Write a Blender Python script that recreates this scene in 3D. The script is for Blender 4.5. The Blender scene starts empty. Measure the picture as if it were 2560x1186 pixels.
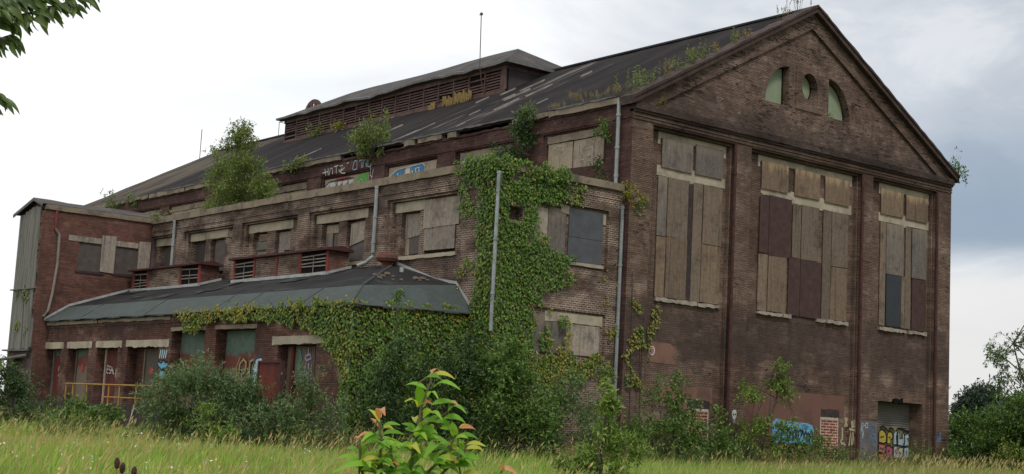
import bpy, math, random
import numpy as np
from mathutils import Vector, Matrix
from mathutils.geometry import tessellate_polygon

rnd = random.Random(11)
rng = np.random.default_rng(11)
scene = bpy.context.scene
col = scene.collection

# ------------------------------------------------------------------ helpers
def tag(o, label=None, cat=None, group=None, kind=None):
    if label: o['label'] = label
    if cat: o['category'] = cat
    if group: o['group'] = group
    if kind: o['kind'] = kind
    return o

def empty(name, loc, label, cat, group=None):
    o = bpy.data.objects.new(name, None)
    o.empty_display_size = .5
    o.location = loc
    col.objects.link(o)
    return tag(o, label, cat, group)

def root_loc(o):
    while o.parent: o = o.parent
    return Vector(o.location)

class MB:
    """collects faces, then links them as one mesh object"""
    def __init__(s): s.v = []; s.f = []; s.m = []
    def face(s, pts, m=0):
        i = len(s.v); s.v += [tuple(p) for p in pts]
        s.f.append(list(range(i, i+len(pts)))); s.m.append(m)
    def box(s, x0, x1, y0, y1, z0, z1, m=0):
        p = [(x, y, z) for z in (z0, z1) for y in (y0, y1) for x in (x0, x1)]
        for q in ((0,2,3,1),(4,5,7,6),(0,1,5,4),(2,6,7,3),(0,4,6,2),(1,3,7,5)):
            s.face([p[k] for k in q], m)
    def fbox(s, F, u0, u1, z0, z1, d0, d1, m=0, skew=(0,0,0,0)):
        # skew: z offsets of corners (bl, br, tl, tr)
        P = lambda u, z, d: F(u, z, d)
        a = [(u0, z0+skew[0]), (u1, z0+skew[1]), (u1, z1+skew[3]), (u0, z1+skew[2])]
        fr = [P(u, z, d0) for u, z in a]; bk = [P(u, z, d1) for u, z in a]
        s.face(fr, m); s.face(bk[::-1], m)
        for k in range(4):
            l = (k+1) % 4
            s.face([fr[k], bk[k], bk[l], fr[l]], m)
    def prism(s, F, pts, d0, d1, m=0):
        fr = [F(u, z, d0) for u, z in pts]; bk = [F(u, z, d1) for u, z in pts]
        for t in tessellate_polygon([[Vector((u, z, 0)) for u, z in pts]]):
            s.face([fr[k] for k in t], m); s.face([bk[k] for k in t], m)
        n = len(pts)
        for k in range(n):
            l = (k+1) % n
            s.face([fr[k], bk[k], bk[l], fr[l]], m)
    def tube(s, pts, rad, n=6, m=0):
        pts = [Vector(p) for p in pts]
        if not hasattr(rad, '__len__'): rad = [rad]*len(pts)
        rings = []
        for i, p in enumerate(pts):
            t = (pts[min(i+1, len(pts)-1)] - pts[max(i-1, 0)]).normalized()
            a = t.orthogonal().normalized() if abs(t.z) > .9 else t.cross(Vector((0, 0, 1))).normalized()
            b = t.cross(a).normalized()
            rings.append([p + (a*math.cos(k*2*math.pi/n) + b*math.sin(k*2*math.pi/n))*rad[i] for k in range(n)])
        for i in range(len(rings)-1):
            for k in range(n):
                l = (k+1) % n
                s.face([rings[i][k], rings[i][l], rings[i+1][l], rings[i+1][k]], m)
        s.face(rings[0][::-1], m); s.face(rings[-1], m)
    def disc(s, F, cu, cz, ru, rz, d0, d1, n=28, m=0, a0=0, a1=2*math.pi):
        pts = [(cu+ru*math.cos(a0+(a1-a0)*k/n), cz+rz*math.sin(a0+(a1-a0)*k/n)) for k in range(n)]
        s.prism(F, pts, d0, d1, m)
    def build_each(s, name, mats, parent=None):
        """one object per separate piece"""
        par = list(range(len(s.f))); seen = {}
        def find(k):
            while par[k] != k: par[k] = par[par[k]]; k = par[k]
            return k
        for k, f in enumerate(s.f):
            for i in f:
                q = tuple(round(c, 4) for c in s.v[i])
                if q in seen: par[find(k)] = find(seen[q])
                else: seen[q] = k
        groups = {}
        for k in range(len(s.f)): groups.setdefault(find(k), []).append(k)
        for ks in groups.values():
            o = MB()
            for k in ks: o.face([s.v[i] for i in s.f[k]], s.m[k])
            o.build(name, mats, parent)
    def build(s, name, mats, parent=None, label=None, smooth=False):
        if not isinstance(mats, (list, tuple)): mats = [mats]
        me = bpy.data.meshes.new(name)
        off = root_loc(parent) if parent else Vector((0, 0, 0))
        V = np.array(s.v, dtype=np.float64)
        me.from_pydata([tuple(p) for p in (V - np.array(off))], [], s.f)
        for mt in mats: me.materials.append(mt)
        me.polygons.foreach_set('material_index', s.m)
        uv = me.uv_layers.new(name='UVMap')
        d = np.zeros((len(me.loops), 2))
        me.update()
        for p in me.polygons:
            n = p.normal; ax = max(range(3), key=lambda k: abs(n[k]))
            for li, vi in zip(p.loop_indices, p.vertices):
                q = V[vi]
                d[li] = (q[1], q[2]) if ax == 0 else ((q[0], q[2]) if ax == 1 else (q[0], q[1]))
        uv.data.foreach_set('uv', d.ravel())
        if smooth: me.polygons.foreach_set('use_smooth', [True]*len(me.polygons))
        o = bpy.data.objects.new(name, me); col.objects.link(o)
        if parent: o.parent = parent
        if label: o['label'] = label
        return o

def np_mesh(name, V, Q, mats, midx=None, parent=None, smooth=False):
    """V (n,3) local coords, Q (m,k) faces of equal size"""
    me = bpy.data.meshes.new(name)
    m, k = Q.shape
    me.vertices.add(len(V)); me.vertices.foreach_set('co', V.astype(np.float32).ravel())
    me.loops.add(m*k); me.loops.foreach_set('vertex_index', Q.astype(np.int32).ravel())
    me.polygons.add(m); me.polygons.foreach_set('loop_start', np.arange(0, m*k, k, dtype=np.int32))
    try: me.polygons.foreach_set('loop_total', np.full(m, k, dtype=np.int32))
    except Exception: pass
    if not isinstance(mats, (list, tuple)): mats = [mats]
    for mt in mats: me.materials.append(mt)
    if midx is not None: me.polygons.foreach_set('material_index', midx.astype(np.int32))
    if smooth: me.polygons.foreach_set('use_smooth', np.ones(m, dtype=bool))
    me.update(calc_edges=True); me.validate()
    o = bpy.data.objects.new(name, me); col.objects.link(o)
    if parent: o.parent = parent
    return o

def FX(x0): return lambda u, z, d: (x0+d, u, z)      # a wall looking to -X, d runs into the wall
def FY(y0): return lambda u, z, d: (u, y0+d, z)      # a wall looking to -Y

def hfield(mb, F, u0, u1, z0, z1, rects, m=0, close=True):
    """wall sheet with stepped recesses: rects (ua, ub, za, zb, depth), later ones win"""
    cl = lambda a, lo, hi: min(max(a, lo), hi)
    us = sorted({u0, u1} | {cl(r[k], u0, u1) for r in rects for k in (0, 1)})
    zs = sorted({z0, z1} | {cl(r[k], z0, z1) for r in rects for k in (2, 3)})
    def dep(u, z):
        d = 0.
        for r in rects:
            if r[0] < u < r[1] and r[2] < z < r[3]: d = r[4]
        return d
    nu, nz = len(us)-1, len(zs)-1
    D = [[dep((us[i]+us[i+1])/2, (zs[j]+zs[j+1])/2) for j in range(nz)] for i in range(nu)]
    for i in range(nu):
        for j in range(nz):
            d = D[i][j]
            mb.face([F(us[i], zs[j], d), F(us[i+1], zs[j], d), F(us[i+1], zs[j+1], d), F(us[i], zs[j+1], d)], m)
    for i in range(nu+1):
        for j in range(nz):
            a = D[i-1][j] if i > 0 else 0.; b = D[i][j] if i < nu else 0.
            if abs(a-b) > 1e-6:
                u = us[i]; mb.face([F(u, zs[j], a), F(u, zs[j], b), F(u, zs[j+1], b), F(u, zs[j+1], a)], m)
    for j in range(nz+1):
        for i in range(nu):
            a = D[i][j-1] if j > 0 else 0.; b = D[i][j] if j < nz else 0.
            if abs(a-b) > 1e-6:
                z = zs[j]; mb.face([F(us[i], z, a), F(us[i+1], z, a), F(us[i+1], z, b), F(us[i], z, b)], m)

def rough_bar(mb, F, u0, u1, z0, z1, d0, d1, jb=.02, jt=.01, step=.2, m=0, seed=0, chip=0):
    r = random.Random(seed); n = max(2, int(abs(u1-u0)/step))
    us = [u0+(u1-u0)*k/n for k in range(n+1)]
    ch = 0.
    bot, top = [], []
    for k in range(n+1):
        if chip and r.random() < .25: ch = r.uniform(0, chip)
        elif r.random() < .5: ch *= .3
        bot.append(z0 + r.uniform(-jb, jb) + ch); top.append(z1 + r.uniform(-jt, jt))
    for k in range(n):
        a, b = us[k], us[k+1]
        f = [F(a, bot[k], d0), F(b, bot[k+1], d0), F(b, top[k+1], d0), F(a, top[k], d0)]
        g = [F(a, bot[k], d1), F(b, bot[k+1], d1), F(b, top[k+1], d1), F(a, top[k], d1)]
        mb.face(f, m); mb.face(g[::-1], m)
        mb.face([f[3], f[2], g[2], g[3]], m); mb.face([f[0], g[0], g[1], f[1]], m)
        if k == 0: mb.face([f[0], f[3], g[3], g[0]], m)
        if k == n-1: mb.face([f[1], g[1], g[2], f[2]], m)

_lay = [0]
def ribbon(mb, F, pts, w, d, m=0):
    """flat painted stroke with mitred joints, a hair proud of the surface"""
    _lay[0] = (_lay[0]+1) % 24
    d = d - .004 - .0009*_lay[0]
    P = [Vector((u, z)) for u, z in pts]; n = len(P); L = []; Rr = []
    for i in range(n):
        t1 = (P[i]-P[i-1]).normalized() if i > 0 else None
        t2 = (P[i+1]-P[i]).normalized() if i < n-1 else None
        t = t1 if t2 is None else (t2 if t1 is None else (t1+t2))
        if t.length < .3: t = t1
        t = t.normalized(); nn = Vector((-t.y, t.x))
        L.append(P[i]+nn*w/2); Rr.append(P[i]-nn*w/2)
    for i in range(n-1):
        mb.face([F(*L[i], d), F(*Rr[i], d), F(*Rr[i+1], d), F(*L[i+1], d)], m)

def fill(mb, F, pts, d, m=0):
    _lay[0] = (_lay[0]+1) % 24
    d = d - .004 - .0009*_lay[0]
    for t in tessellate_polygon([[Vector((u, z, 0)) for u, z in pts]]):
        mb.face([F(*pts[k], d) for k in t], m)

def blob(cu, cz, ru, rz, n=18, wob=.12, seed=0):
    r = random.Random(seed); ph = [r.uniform(0, 6.3) for _ in range(3)]
    return [(cu+ru*(1+wob*math.sin(3*a+ph[0])+wob*.6*math.sin(5*a+ph[1]))*math.cos(a),
             cz+rz*(1+wob*math.sin(2*a+ph[2])+wob*.6*math.sin(4*a+ph[1]))*math.sin(a))
            for a in [2*math.pi*k/n for k in range(n)]]

# ------------------------------------------------------------------ materials
class N:
    def __init__(s, name, rough=.85, spec=.25):
        s.mat = bpy.data.materials.new(name); s.mat.use_nodes = True
        s.nt = s.mat.node_tree; s.b = s.nt.nodes['Principled BSDF']
        s.b.inputs['Roughness'].default_value = rough
        s.b.inputs['Specular IOR Level'].default_value = spec
        s.out = s.nt.nodes['Material Output']
    def n(s, t, **kw):
        nd = s.nt.nodes.new(t)
        for k, v in kw.items(): setattr(nd, k, v)
        return nd
    def l(s, a, b): s.nt.links.new(a, b)
    def put(s, sock, v):
        if hasattr(v, 'is_output') or isinstance(v, bpy.types.NodeSocket): s.l(v, sock)
        else: sock.default_value = (*v, 1) if hasattr(v, '__len__') and len(v) == 3 and sock.type == 'RGBA' else v
    def pos(s): return s.n('ShaderNodeNewGeometry').outputs['Position']
    def uv(s): return s.n('ShaderNodeUVMap').outputs['UV']
    def scale(s, vec, sc):
        m = s.n('ShaderNodeMapping'); s.l(vec, m.inputs['Vector']); m.inputs['Scale'].default_value = sc
        return m.outputs['Vector']
    def noise(s, vec, sc=1., det=4, ro=.55, dist=0.):
        t = s.n('ShaderNodeTexNoise'); s.l(vec, t.inputs['Vector'])
        t.inputs['Scale'].default_value = sc; t.inputs['Detail'].default_value = det
        t.inputs['Roughness'].default_value = ro; t.inputs['Distortion'].default_value = dist
        return t.outputs['Fac']
    def ramp(s, fac, a, b, va=0., vb=1.):
        m = s.n('ShaderNodeMapRange'); m.interpolation_type = 'SMOOTHSTEP'
        s.l(fac, m.inputs['Value'])
        for k, v in zip(('From Min', 'From Max', 'To Min', 'To Max'), (a, b, va, vb)): m.inputs[k].default_value = v
        return m.outputs['Result']
    def mix(s, fac, a, b, mode='MIX'):
        m = s.n('ShaderNodeMix'); m.data_type = 'RGBA'; m.blend_type = mode
        s.put(m.inputs[0], fac); s.put(m.inputs[6], a); s.put(m.inputs[7], b)
        return m.outputs[2]
    def math(s, op, a, b=0.):
        m = s.n('ShaderNodeMath'); m.operation = op; s.put(m.inputs[0], a); s.put(m.inputs[1], b)
        return m.outputs[0]
    def cramp(s, fac, stops):
        r = s.n('ShaderNodeValToRGB'); s.l(fac, r.inputs['Fac']); e = r.color_ramp.elements
        while len(e) < len(stops): e.new(.5)
        for k, (p, c) in enumerate(stops): e[k].position = p; e[k].color = (*c, 1)
        return r.outputs['Color']
    def base(s, c): s.put(s.b.inputs['Base Color'], c); return s
    def bump(s, h, st=.4, dist=.02):
        b = s.n('ShaderNodeBump'); s.l(h, b.inputs['Height'])
        b.inputs['Strength'].default_value = st; b.inputs['Distance'].default_value = dist
        s.l(b.outputs['Normal'], s.b.inputs['Normal']); return s

def brick(name, c1, c2, mortar, pale, soot, soot_amt=.6, row=.078, bw=.23, ms=.013, streak=.5, spall=.9, palethr=(.5, .68), spthr=.64, damp=()):
    M = N(name, .9, .15); uv = M.uv(); p = M.pos()
    # the joints wander a little: real walls are never ruled
    wob = M.n('ShaderNodeVectorMath'); wob.operation = 'SCALE'
    wn = M.n('ShaderNodeTexNoise'); M.l(uv, wn.inputs['Vector']); wn.inputs['Scale'].default_value = 1.3
    M.l(wn.outputs['Color'], wob.inputs[0]); wob.inputs['Scale'].default_value = .02
    ad = M.n('ShaderNodeVectorMath'); ad.operation = 'ADD'; M.l(uv, ad.inputs[0]); M.l(wob.outputs[0], ad.inputs[1])
    bt = M.n('ShaderNodeTexBrick'); M.l(ad.outputs[0], bt.inputs['Vector'])
    bt.inputs['Scale'].default_value = 1.; bt.inputs['Brick Width'].default_value = bw
    bt.inputs['Row Height'].default_value = row; bt.inputs['Mortar Size'].default_value = ms
    bt.inputs['Mortar Smooth'].default_value = .2
    bt.inputs['Color1'].default_value = (*c1, 1); bt.inputs['Color2'].default_value = (*c2, 1)
    pn = M.noise(M.scale(p, (.5, .5, 1.3)), .9, 6, .62)
    M.l(M.mix(M.ramp(pn, *palethr), mortar, pale), bt.inputs['Mortar'])
    c = bt.outputs['Color']
    # long courses weather together: faint level bands one or two bricks high
    band = M.noise(M.scale(uv, (.55, 9.5, 1)), 1., 3, .7)
    c = M.mix(.75, c, M.cramp(band, [(.3, (.66, .65, .65)), (.5, (1, 1, 1)), (.72, (1.38, 1.34, 1.30))]), 'MULTIPLY')
    # bricks whose face has gone, in drifts: a dark hole with a pale chipped lip beside it
    chip = M.noise(M.scale(uv, (2.2, 8.5, 1)), 1., 4, .7, .6)
    drift = M.noise(M.scale(p, (1, 1, 1.6)), .55, 5, .6)
    q = M.math('ADD', chip, M.math('MULTIPLY', M.math('SUBTRACT', drift, .5), .55))
    hit = M.ramp(q, spthr, spthr+.03); lip = M.ramp(q, 1-spthr-.035, 1-spthr-.075)
    c = M.mix(M.math('MULTIPLY', lip, .55*spall), c, tuple(min(1, v*1.75) for v in c1))
    c = M.mix(M.math('MULTIPLY', hit, spall), c, tuple(v*.30 for v in c2))
    # slow change of tone, soot and run-off streaks
    c = M.mix(1., c, M.cramp(M.noise(p, 2.2, 5, .65), [(.3, (.70, .70, .70)), (.7, (1.24, 1.21, 1.18))]), 'MULTIPLY')
    c = M.mix(1., c, M.cramp(M.noise(M.scale(p, (.13, .13, .2)), 1.6, 3), [(.36, (.70, .64, .62)), (.5, (1, .97, .95)), (.64, (1.24, 1.21, 1.19))]), 'MULTIPLY')
    s1 = M.ramp(M.noise(p, .42, 7, .66, .4), .54, .72, 0, soot_amt)
    c = M.mix(s1, c, soot)
    s2 = M.ramp(M.noise(M.scale(p, (1.5, 1.5, .07)), 1.3, 4, .6), .57, .75, 0, streak)
    c = M.mix(s2, c, soot)
    if damp:
        z = M.n('ShaderNodeSeparateXYZ'); M.l(p, z.inputs[0])
        zn = M.math('ADD', z.outputs['Z'], M.math('MULTIPLY', M.math('SUBTRACT', M.noise(M.scale(p, (.8, .8, .25)), 1., 5, .65), .5), 5.))
        for lo, hi, k in damp:
            mid, hw = (lo+hi)/2, (hi-lo)/2
            c = M.mix(M.ramp(M.math('ABSOLUTE', M.math('SUBTRACT', zn, mid)), hw, hw*.4, 0, k), c, soot)
    M.base(c)
    h = M.math('ADD', M.math('MULTIPLY', bt.outputs['Fac'], -1.), M.math('ADD', M.math('MULTIPLY', hit, -1.5), M.noise(uv, 26, 3)))
    M.bump(h, .6, .018)
    return M.mat

def worn(name, c, c2, sc=1.6, st=(1, 1, 1), rough=.85, amt=(.4, .65), dirt=None, dsc=.9, damt=.6, fine=.25, rand=.0, bump=.15, spec=.25, met=0.):
    M = N(name, rough, spec); p = M.scale(M.pos(), st)
    k = M.mix(M.ramp(M.noise(p, sc, 6, .6), *amt), c, c2)
    k = M.mix(fine*2, k, M.cramp(M.noise(p, sc*9, 4, .7), [(.3, (.55, .55, .55)), (.7, (1.35, 1.35, 1.35))]), 'MULTIPLY')
    if rand:
        r = M.n('ShaderNodeObjectInfo').outputs['Random']
        k = M.mix(rand, k, M.cramp(r, [(0, (.6, .6, .62)), (.5, (1, .98, .95)), (1, (1.45, 1.4, 1.3))]), 'MULTIPLY')
    if dirt: k = M.mix(M.ramp(M.noise(p, dsc, 6, .65), .5, .66, 0, damt), k, dirt)
    M.base(k); M.b.inputs['Metallic'].default_value = met
    if bump: M.bump(M.noise(p, sc*8, 5), bump, .03)
    return M.mat

def board(name, c, c2, dirt, bleach=None, rand=.5):
    """weathered sheet or plank: long vertical grain, knots of dirt, optional pale unfaded top"""
    M = N(name, .85, .2); p = M.pos()
    g = M.noise(M.scale(p, (9, 9, .8)), 1.4, 6, .65)
    k = M.mix(M.ramp(g, .32, .68), c, c2)
    k = M.mix(.6, k, M.cramp(M.noise(p, 7, 5, .7), [(.3, (.6, .6, .6)), (.7, (1.35, 1.32, 1.28))]), 'MULTIPLY')
    r = M.n('ShaderNodeObjectInfo').outputs['Random']
    k = M.mix(rand, k, M.cramp(r, [(0, (.62, .62, .64)), (.5, (1, 1, 1)), (1, (1.4, 1.33, 1.22))]), 'MULTIPLY')
    k = M.mix(M.ramp(M.noise(p, 1.3, 6, .7), .50, .68, 0, .75), k, dirt)
    k = M.mix(M.ramp(M.noise(M.scale(p, (7, 7, .22)), 1.2, 4, .6), .55, .70, 0, .6), k, tuple(v*.7 for v in dirt))
    k = M.mix(M.ramp(M.noise(M.scale(p, (1, 1, .6)), 3.1, 5, .7), .60, .74, 0, .5), k, tuple(min(1, v*1.7) for v in c))
    vo = M.n('ShaderNodeTexVoronoi'); M.l(M.scale(p, (2.4, 2.4, 2.4)), vo.inputs['Vector']); vo.inputs['Scale'].default_value = 1.
    k = M.mix(M.ramp(vo.outputs['Distance'], .075, .045, 0, .8), k, (.035, .028, .025))
    if bleach:
        z = M.n('ShaderNodeSeparateXYZ'); M.l(M.n('ShaderNodeTexCoord').outputs['Generated'], z.inputs[0])
        f = M.math('ADD', z.outputs['Z'], M.math('MULTIPLY', M.math('SUBTRACT', M.noise(M.scale(p, (4, 4, .6)), 1., 4), .5), 1.1))
        k = M.mix(M.ramp(f, .62, 1.15, 0, .85), k, bleach)
    M.base(k); M.bump(g, .25, .02)
    return M.mat

def flat(name, c, rough=.6, spec=.3, var=.25, sc=3):
    M = N(name, rough, spec)
    k = M.mix(1., c, M.cramp(M.noise(M.pos(), sc, 5, .6), [(.3, (1-var,)*3), (.7, (1+var,)*3)]), 'MULTIPLY')
    M.base(k); return M.mat

def paint(name, c):
    M = N(name, .8, .15); p = M.pos()
    k = M.mix(M.ramp(M.noise(p, 6, 5, .7), .42, .72, 0, .6), c, tuple(v*.55+.02 for v in c))
    bt = M.n('ShaderNodeTexBrick'); M.l(M.uv(), bt.inputs['Vector']); bt.inputs['Scale'].default_value = 1.
    for a, v in (('Brick Width', .23), ('Row Height', .078), ('Mortar Size', .012)): bt.inputs[a].default_value = v
    k = M.mix(M.math('MULTIPLY', bt.outputs['Fac'], .5), k, tuple(v*.35 for v in c))
    k = M.mix(M.ramp(M.noise(p, 14, 5, .75), .60, .66, 0, .85), k, (.10, .07, .058))
    M.base(k); return M.mat

def leafm(name, stops, trans=.3, rough=.5, spec=.35, big=None, big2=None):
    M = N(name, rough, spec)
    r = M.n('ShaderNodeNewGeometry').outputs['Random Per Island']
    k = M.cramp(r, stops)
    if big:
        k = M.mix(M.ramp(M.noise(M.pos(), big[1], 3), .42, .6, 0, big[2]), k, big[0])
    if big2:
        k = M.mix(M.ramp(M.noise(M.scale(M.pos(), (1, 1, .1)), big2[1], 4, .6), .5, .66, 0, big2[2]), k, big2[0])
    M.base(k)
    t = M.n('ShaderNodeBsdfTranslucent'); M.l(M.mix(1., k, (1.5, 1.45, .8), 'MULTIPLY'), t.inputs['Color'])
    ms = M.n('ShaderNodeMixShader'); ms.inputs[0].default_value = trans
    M.l(M.b.outputs[0], ms.inputs[1]); M.l(t.outputs[0], ms.inputs[2]); M.l(ms.outputs[0], M.out.inputs['Surface'])
    return M.mat

B_HALL = brick('brick_hall', (0.203, 0.141, 0.108), (0.142, 0.099, 0.077), (0.073, 0.054, 0.045), (0.347, 0.274, 0.231), (0.053, 0.040, 0.037), .6, damp=((4.2, 7.4, .5), (13.8, 15.4, .35)))
B_GABLE = brick('brick_gable', (0.202, 0.141, 0.112), (0.140, 0.099, 0.081), (0.069, 0.053, 0.046), (0.297, 0.237, 0.202), (0.054, 0.044, 0.039), .6, spall=1., spthr=.585, damp=((14.6, 16.4, .4), (20.0, 22.5, .2)))
B_DARK = brick('brick_dark', (.118, .062, .052), (.080, .044, .040), (.055, .040, .038), (.17, .12, .105), (.036, .026, .025), .55)
B_ANNEX = brick('brick_annex', (0.158, 0.106, 0.081), (0.100, 0.068, 0.054), (0.055, 0.042, 0.036), (0.370, 0.308, 0.260), (0.048, 0.037, 0.033), .42, row=.088, ms=.02, palethr=(.34, .58), damp=((10.6, 11.6, .4),))
B_TOWER = brick('brick_tower', (0.183, 0.088, 0.067), (0.132, 0.065, 0.052), (0.085, 0.056, 0.049), (0.195, 0.128, 0.104), (0.063, 0.037, 0.033), .5, spall=.4)
B_WING = brick('brick_wing', (.165, .083, .064), (.112, .058, .047), (.060, .042, .037), (.27, .20, .165), (.042, .030, .028), .5, row=.085, ms=.016, damp=((4.9, 5.9, .5), (0, 2, .4)))
B_NEW = brick('brick_infill', (.27, .062, .044), (.19, .045, .036), (.34, .25, .20), (.44, .34, .28), (.20, .09, .07), .1, row=.13, bw=.46, ms=.030, streak=.1, spall=.2, palethr=(.2, .5))
B_SOOT = worn('soot_brick', (.040, .030, .030), (.062, .046, .043), 3)
CONC = worn('pale_concrete', (.42, .36, .27), (.33, .285, .215), 1.1, dirt=(.15, .125, .10), damt=.55, fine=.12, bump=.08)
COPE = worn('coping_concrete', (.255, .205, .148), (.185, .148, .110), 1.2, dirt=(.085, .068, .056), damt=.8, fine=.2)
PLAST = worn('tan_render_patch', (.215, .115, .085), (.165, .090, .070), .9, dirt=(.10, .062, .052), damt=.6, fine=.1, bump=.05)
PLAST2 = worn('red_render_patch', (.165, .085, .066), (.130, .070, .056), .9, dirt=(.12, .06, .05), damt=.5, fine=.1, bump=.05)
GREYR = worn('grey_painted_brick', (.17, .15, .15), (.12, .11, .115), 1.2, dirt=(.09, .07, .065), damt=.6)
BRD_T = board('plywood_tan', (0.200, 0.153, 0.116), (0.147, 0.114, 0.087), (0.085, 0.067, 0.053))
BRD_L = board('plywood_brown', (0.213, 0.156, 0.110), (0.162, 0.120, 0.086), (0.095, 0.072, 0.056))
BRD_W = board('plywood_warm', (0.221, 0.158, 0.110), (0.166, 0.120, 0.085), (0.101, 0.074, 0.055), bleach=(0.460, 0.331, 0.193))
BRD_G = board('plywood_grey', (0.189, 0.164, 0.144), (0.134, 0.118, 0.108), (0.084, 0.074, 0.067), bleach=(0.252, 0.202, 0.151))
BRD_S = board('plywood_silver', (.33, .285, .24), (.24, .205, .175), (.13, .11, .095))
BRD_C = board('plywood_cream', (.36, .30, .225), (.28, .235, .18), (.15, .125, .10), rand=.3)
PAN_P = flat('panel_purple_brown', (.074, .045, .041), .75, .12, var=.25)
PAN_B = flat('panel_brown', (.092, .075, .066), .6, var=.25)
PAN_K = flat('panel_black', (.028, .033, .037), .45)
PAN_S = flat('panel_slate', (.082, .086, .096), .55, var=.18)
PAN_D = flat('panel_dark', (.045, .040, .037), .5)
GREENP = worn('panel_green', (.27, .32, .205), (.235, .275, .185), .8, fine=.06, bump=.03, rough=.6, dirt=(.19, .22, .15), damt=.4)
VOID = flat('dark_void', (.012, .011, .011), .9, .05)
FELT_G = worn('roof_felt_grey_green', (0.074, 0.087, 0.082), (0.052, 0.065, 0.062), .9, dirt=(0.120, 0.128, 0.116), damt=.35, fine=.2, rough=.85, bump=.35, spec=.15)
FELT_D = worn('roof_felt_black', (0.021, 0.020, 0.022), (0.037, 0.034, 0.034), .7, dirt=(0.068, 0.064, 0.060), damt=.35, fine=.2, rough=.75, bump=.25)
GALV = worn('galvanised_pipe', (.30, .32, .32), (.23, .25, .25), 2, fine=.15, rough=.5, met=.35, bump=.03)
RUSTPIPE = worn('rusty_pipe', (.085, .035, .030), (.05, .025, .023), 3)
FLASH = worn('lead_flashing', (.40, .41, .40), (.30, .31, .30), 2, fine=.2, rough=.55)
TRIM = worn('grey_fascia', (.16, .155, .15), (.11, .105, .105), 2, fine=.2)
LOUV = worn('rusty_louvre', (.135, .080, .070), (.088, .054, .050), 2.2, dirt=(.18, .12, .095), damt=.5)
REDP = worn('red_oxide_paint', (.23, .054, .042), (.165, .042, .035), 2.5, dirt=(.11, .03, .027), damt=.6)
CAPR = worn('dark_red_capping', (.085, .030, .030), (.055, .024, .025), 2.5)
SLATW = worn('pale_slat', (.29, .255, .22), (.20, .175, .15), 3, dirt=(.2, .16, .13), damt=.6)
RAIL = worn('yellow_rail_paint', (0.390, 0.242, 0.055), (0.312, 0.179, 0.047), 4, dirt=(0.172, 0.094, 0.047), damt=.5)
CLAD = worn('weathered_cladding', (.200, .193, .172), (.135, .130, .116), .9, st=(6, 6, .5), dirt=(.085, .088, .062), damt=.5, fine=.25)
DOORR = worn('rust_red_door', (.150, .034, .026), (.095, .028, .024), 2, st=(1, 1, .4), dirt=(.055, .025, .022), damt=.7)
WOODR = worn('bare_wood', (.17, .125, .09), (.11, .082, .062), 2, st=(4, 4, .4))
STEM = worn('bark', (.095, .075, .055), (.06, .05, .04), 5, fine=.2)
STEMG = worn('green_stem', (.11, .13, .05), (.14, .10, .05), 5, fine=.1)
ROLL = worn('roller_slats', (.20, .185, .165), (.155, .145, .13), 1.2, fine=.1, bump=.03, rough=.6)
WHITE = paint('paint_white', (.62, .62, .60)); CREAM = paint('paint_cream', (.52, .45, .28))
BLACK = paint('paint_black', (.018, .018, .020)); BLUE = paint('paint_blue', (.075, .25, .45)); SKYB = paint('paint_sky_blue', (.16, .44, .62))
PALEB = paint('paint_pale_blue', (.40, .56, .62)); YEL = paint('paint_yellow', (.55, .42, .07)); PINK = paint('paint_pink', (.42, .11, .19))
ORNG = paint('paint_orange', (.52, .22, .07)); GREEN = paint('paint_green', (.15, .42, .10)); RED = paint('paint_red', (.45, .07, .06))
SALM = paint('paint_salmon', (.50, .20, .15)); LILAC = paint('paint_lilac', (.42, .36, .50)); DKBLUE = paint('paint_dark_blue', (.05, .085, .14)); TEAL = paint('paint_teal', (.11, .25, .20))
STRAWY = worn('straw_yellow', (0.260, 0.176, 0.058), (0.182, 0.124, 0.052), 4)

def green_door(name):
    # green paint above, flaked off to rust in a ragged line, bare board below
    M = N(name, .7, .25); p = M.pos()
    z = M.n('ShaderNodeSeparateXYZ'); M.l(p, z.inputs[0])
    f = M.math('ADD', z.outputs['Z'], M.math('MULTIPLY', M.math('SUBTRACT', M.noise(M.scale(p, (3, 3, .5)), 1.6, 5), .5), 1.3))
    k = M.mix(M.ramp(f, 3.78, 3.86), (.145, .045, .034), (.085, .125, .098))
    k = M.mix(M.ramp(M.math('ADD', z.outputs['Z'], M.math('MULTIPLY', M.math('SUBTRACT', M.noise(p, 2.5, 4), .5), .6)), 3.3, 3.2), k, (.17, .125, .088))
    k = M.mix(.7, k, M.cramp(M.noise(p, 5, 5, .7), [(.3, (.6, .6, .6)), (.7, (1.3, 1.3, 1.3))]), 'MULTIPLY')
    M.base(k); return M.mat
DOORG = green_door('flaking_green_door')

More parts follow.
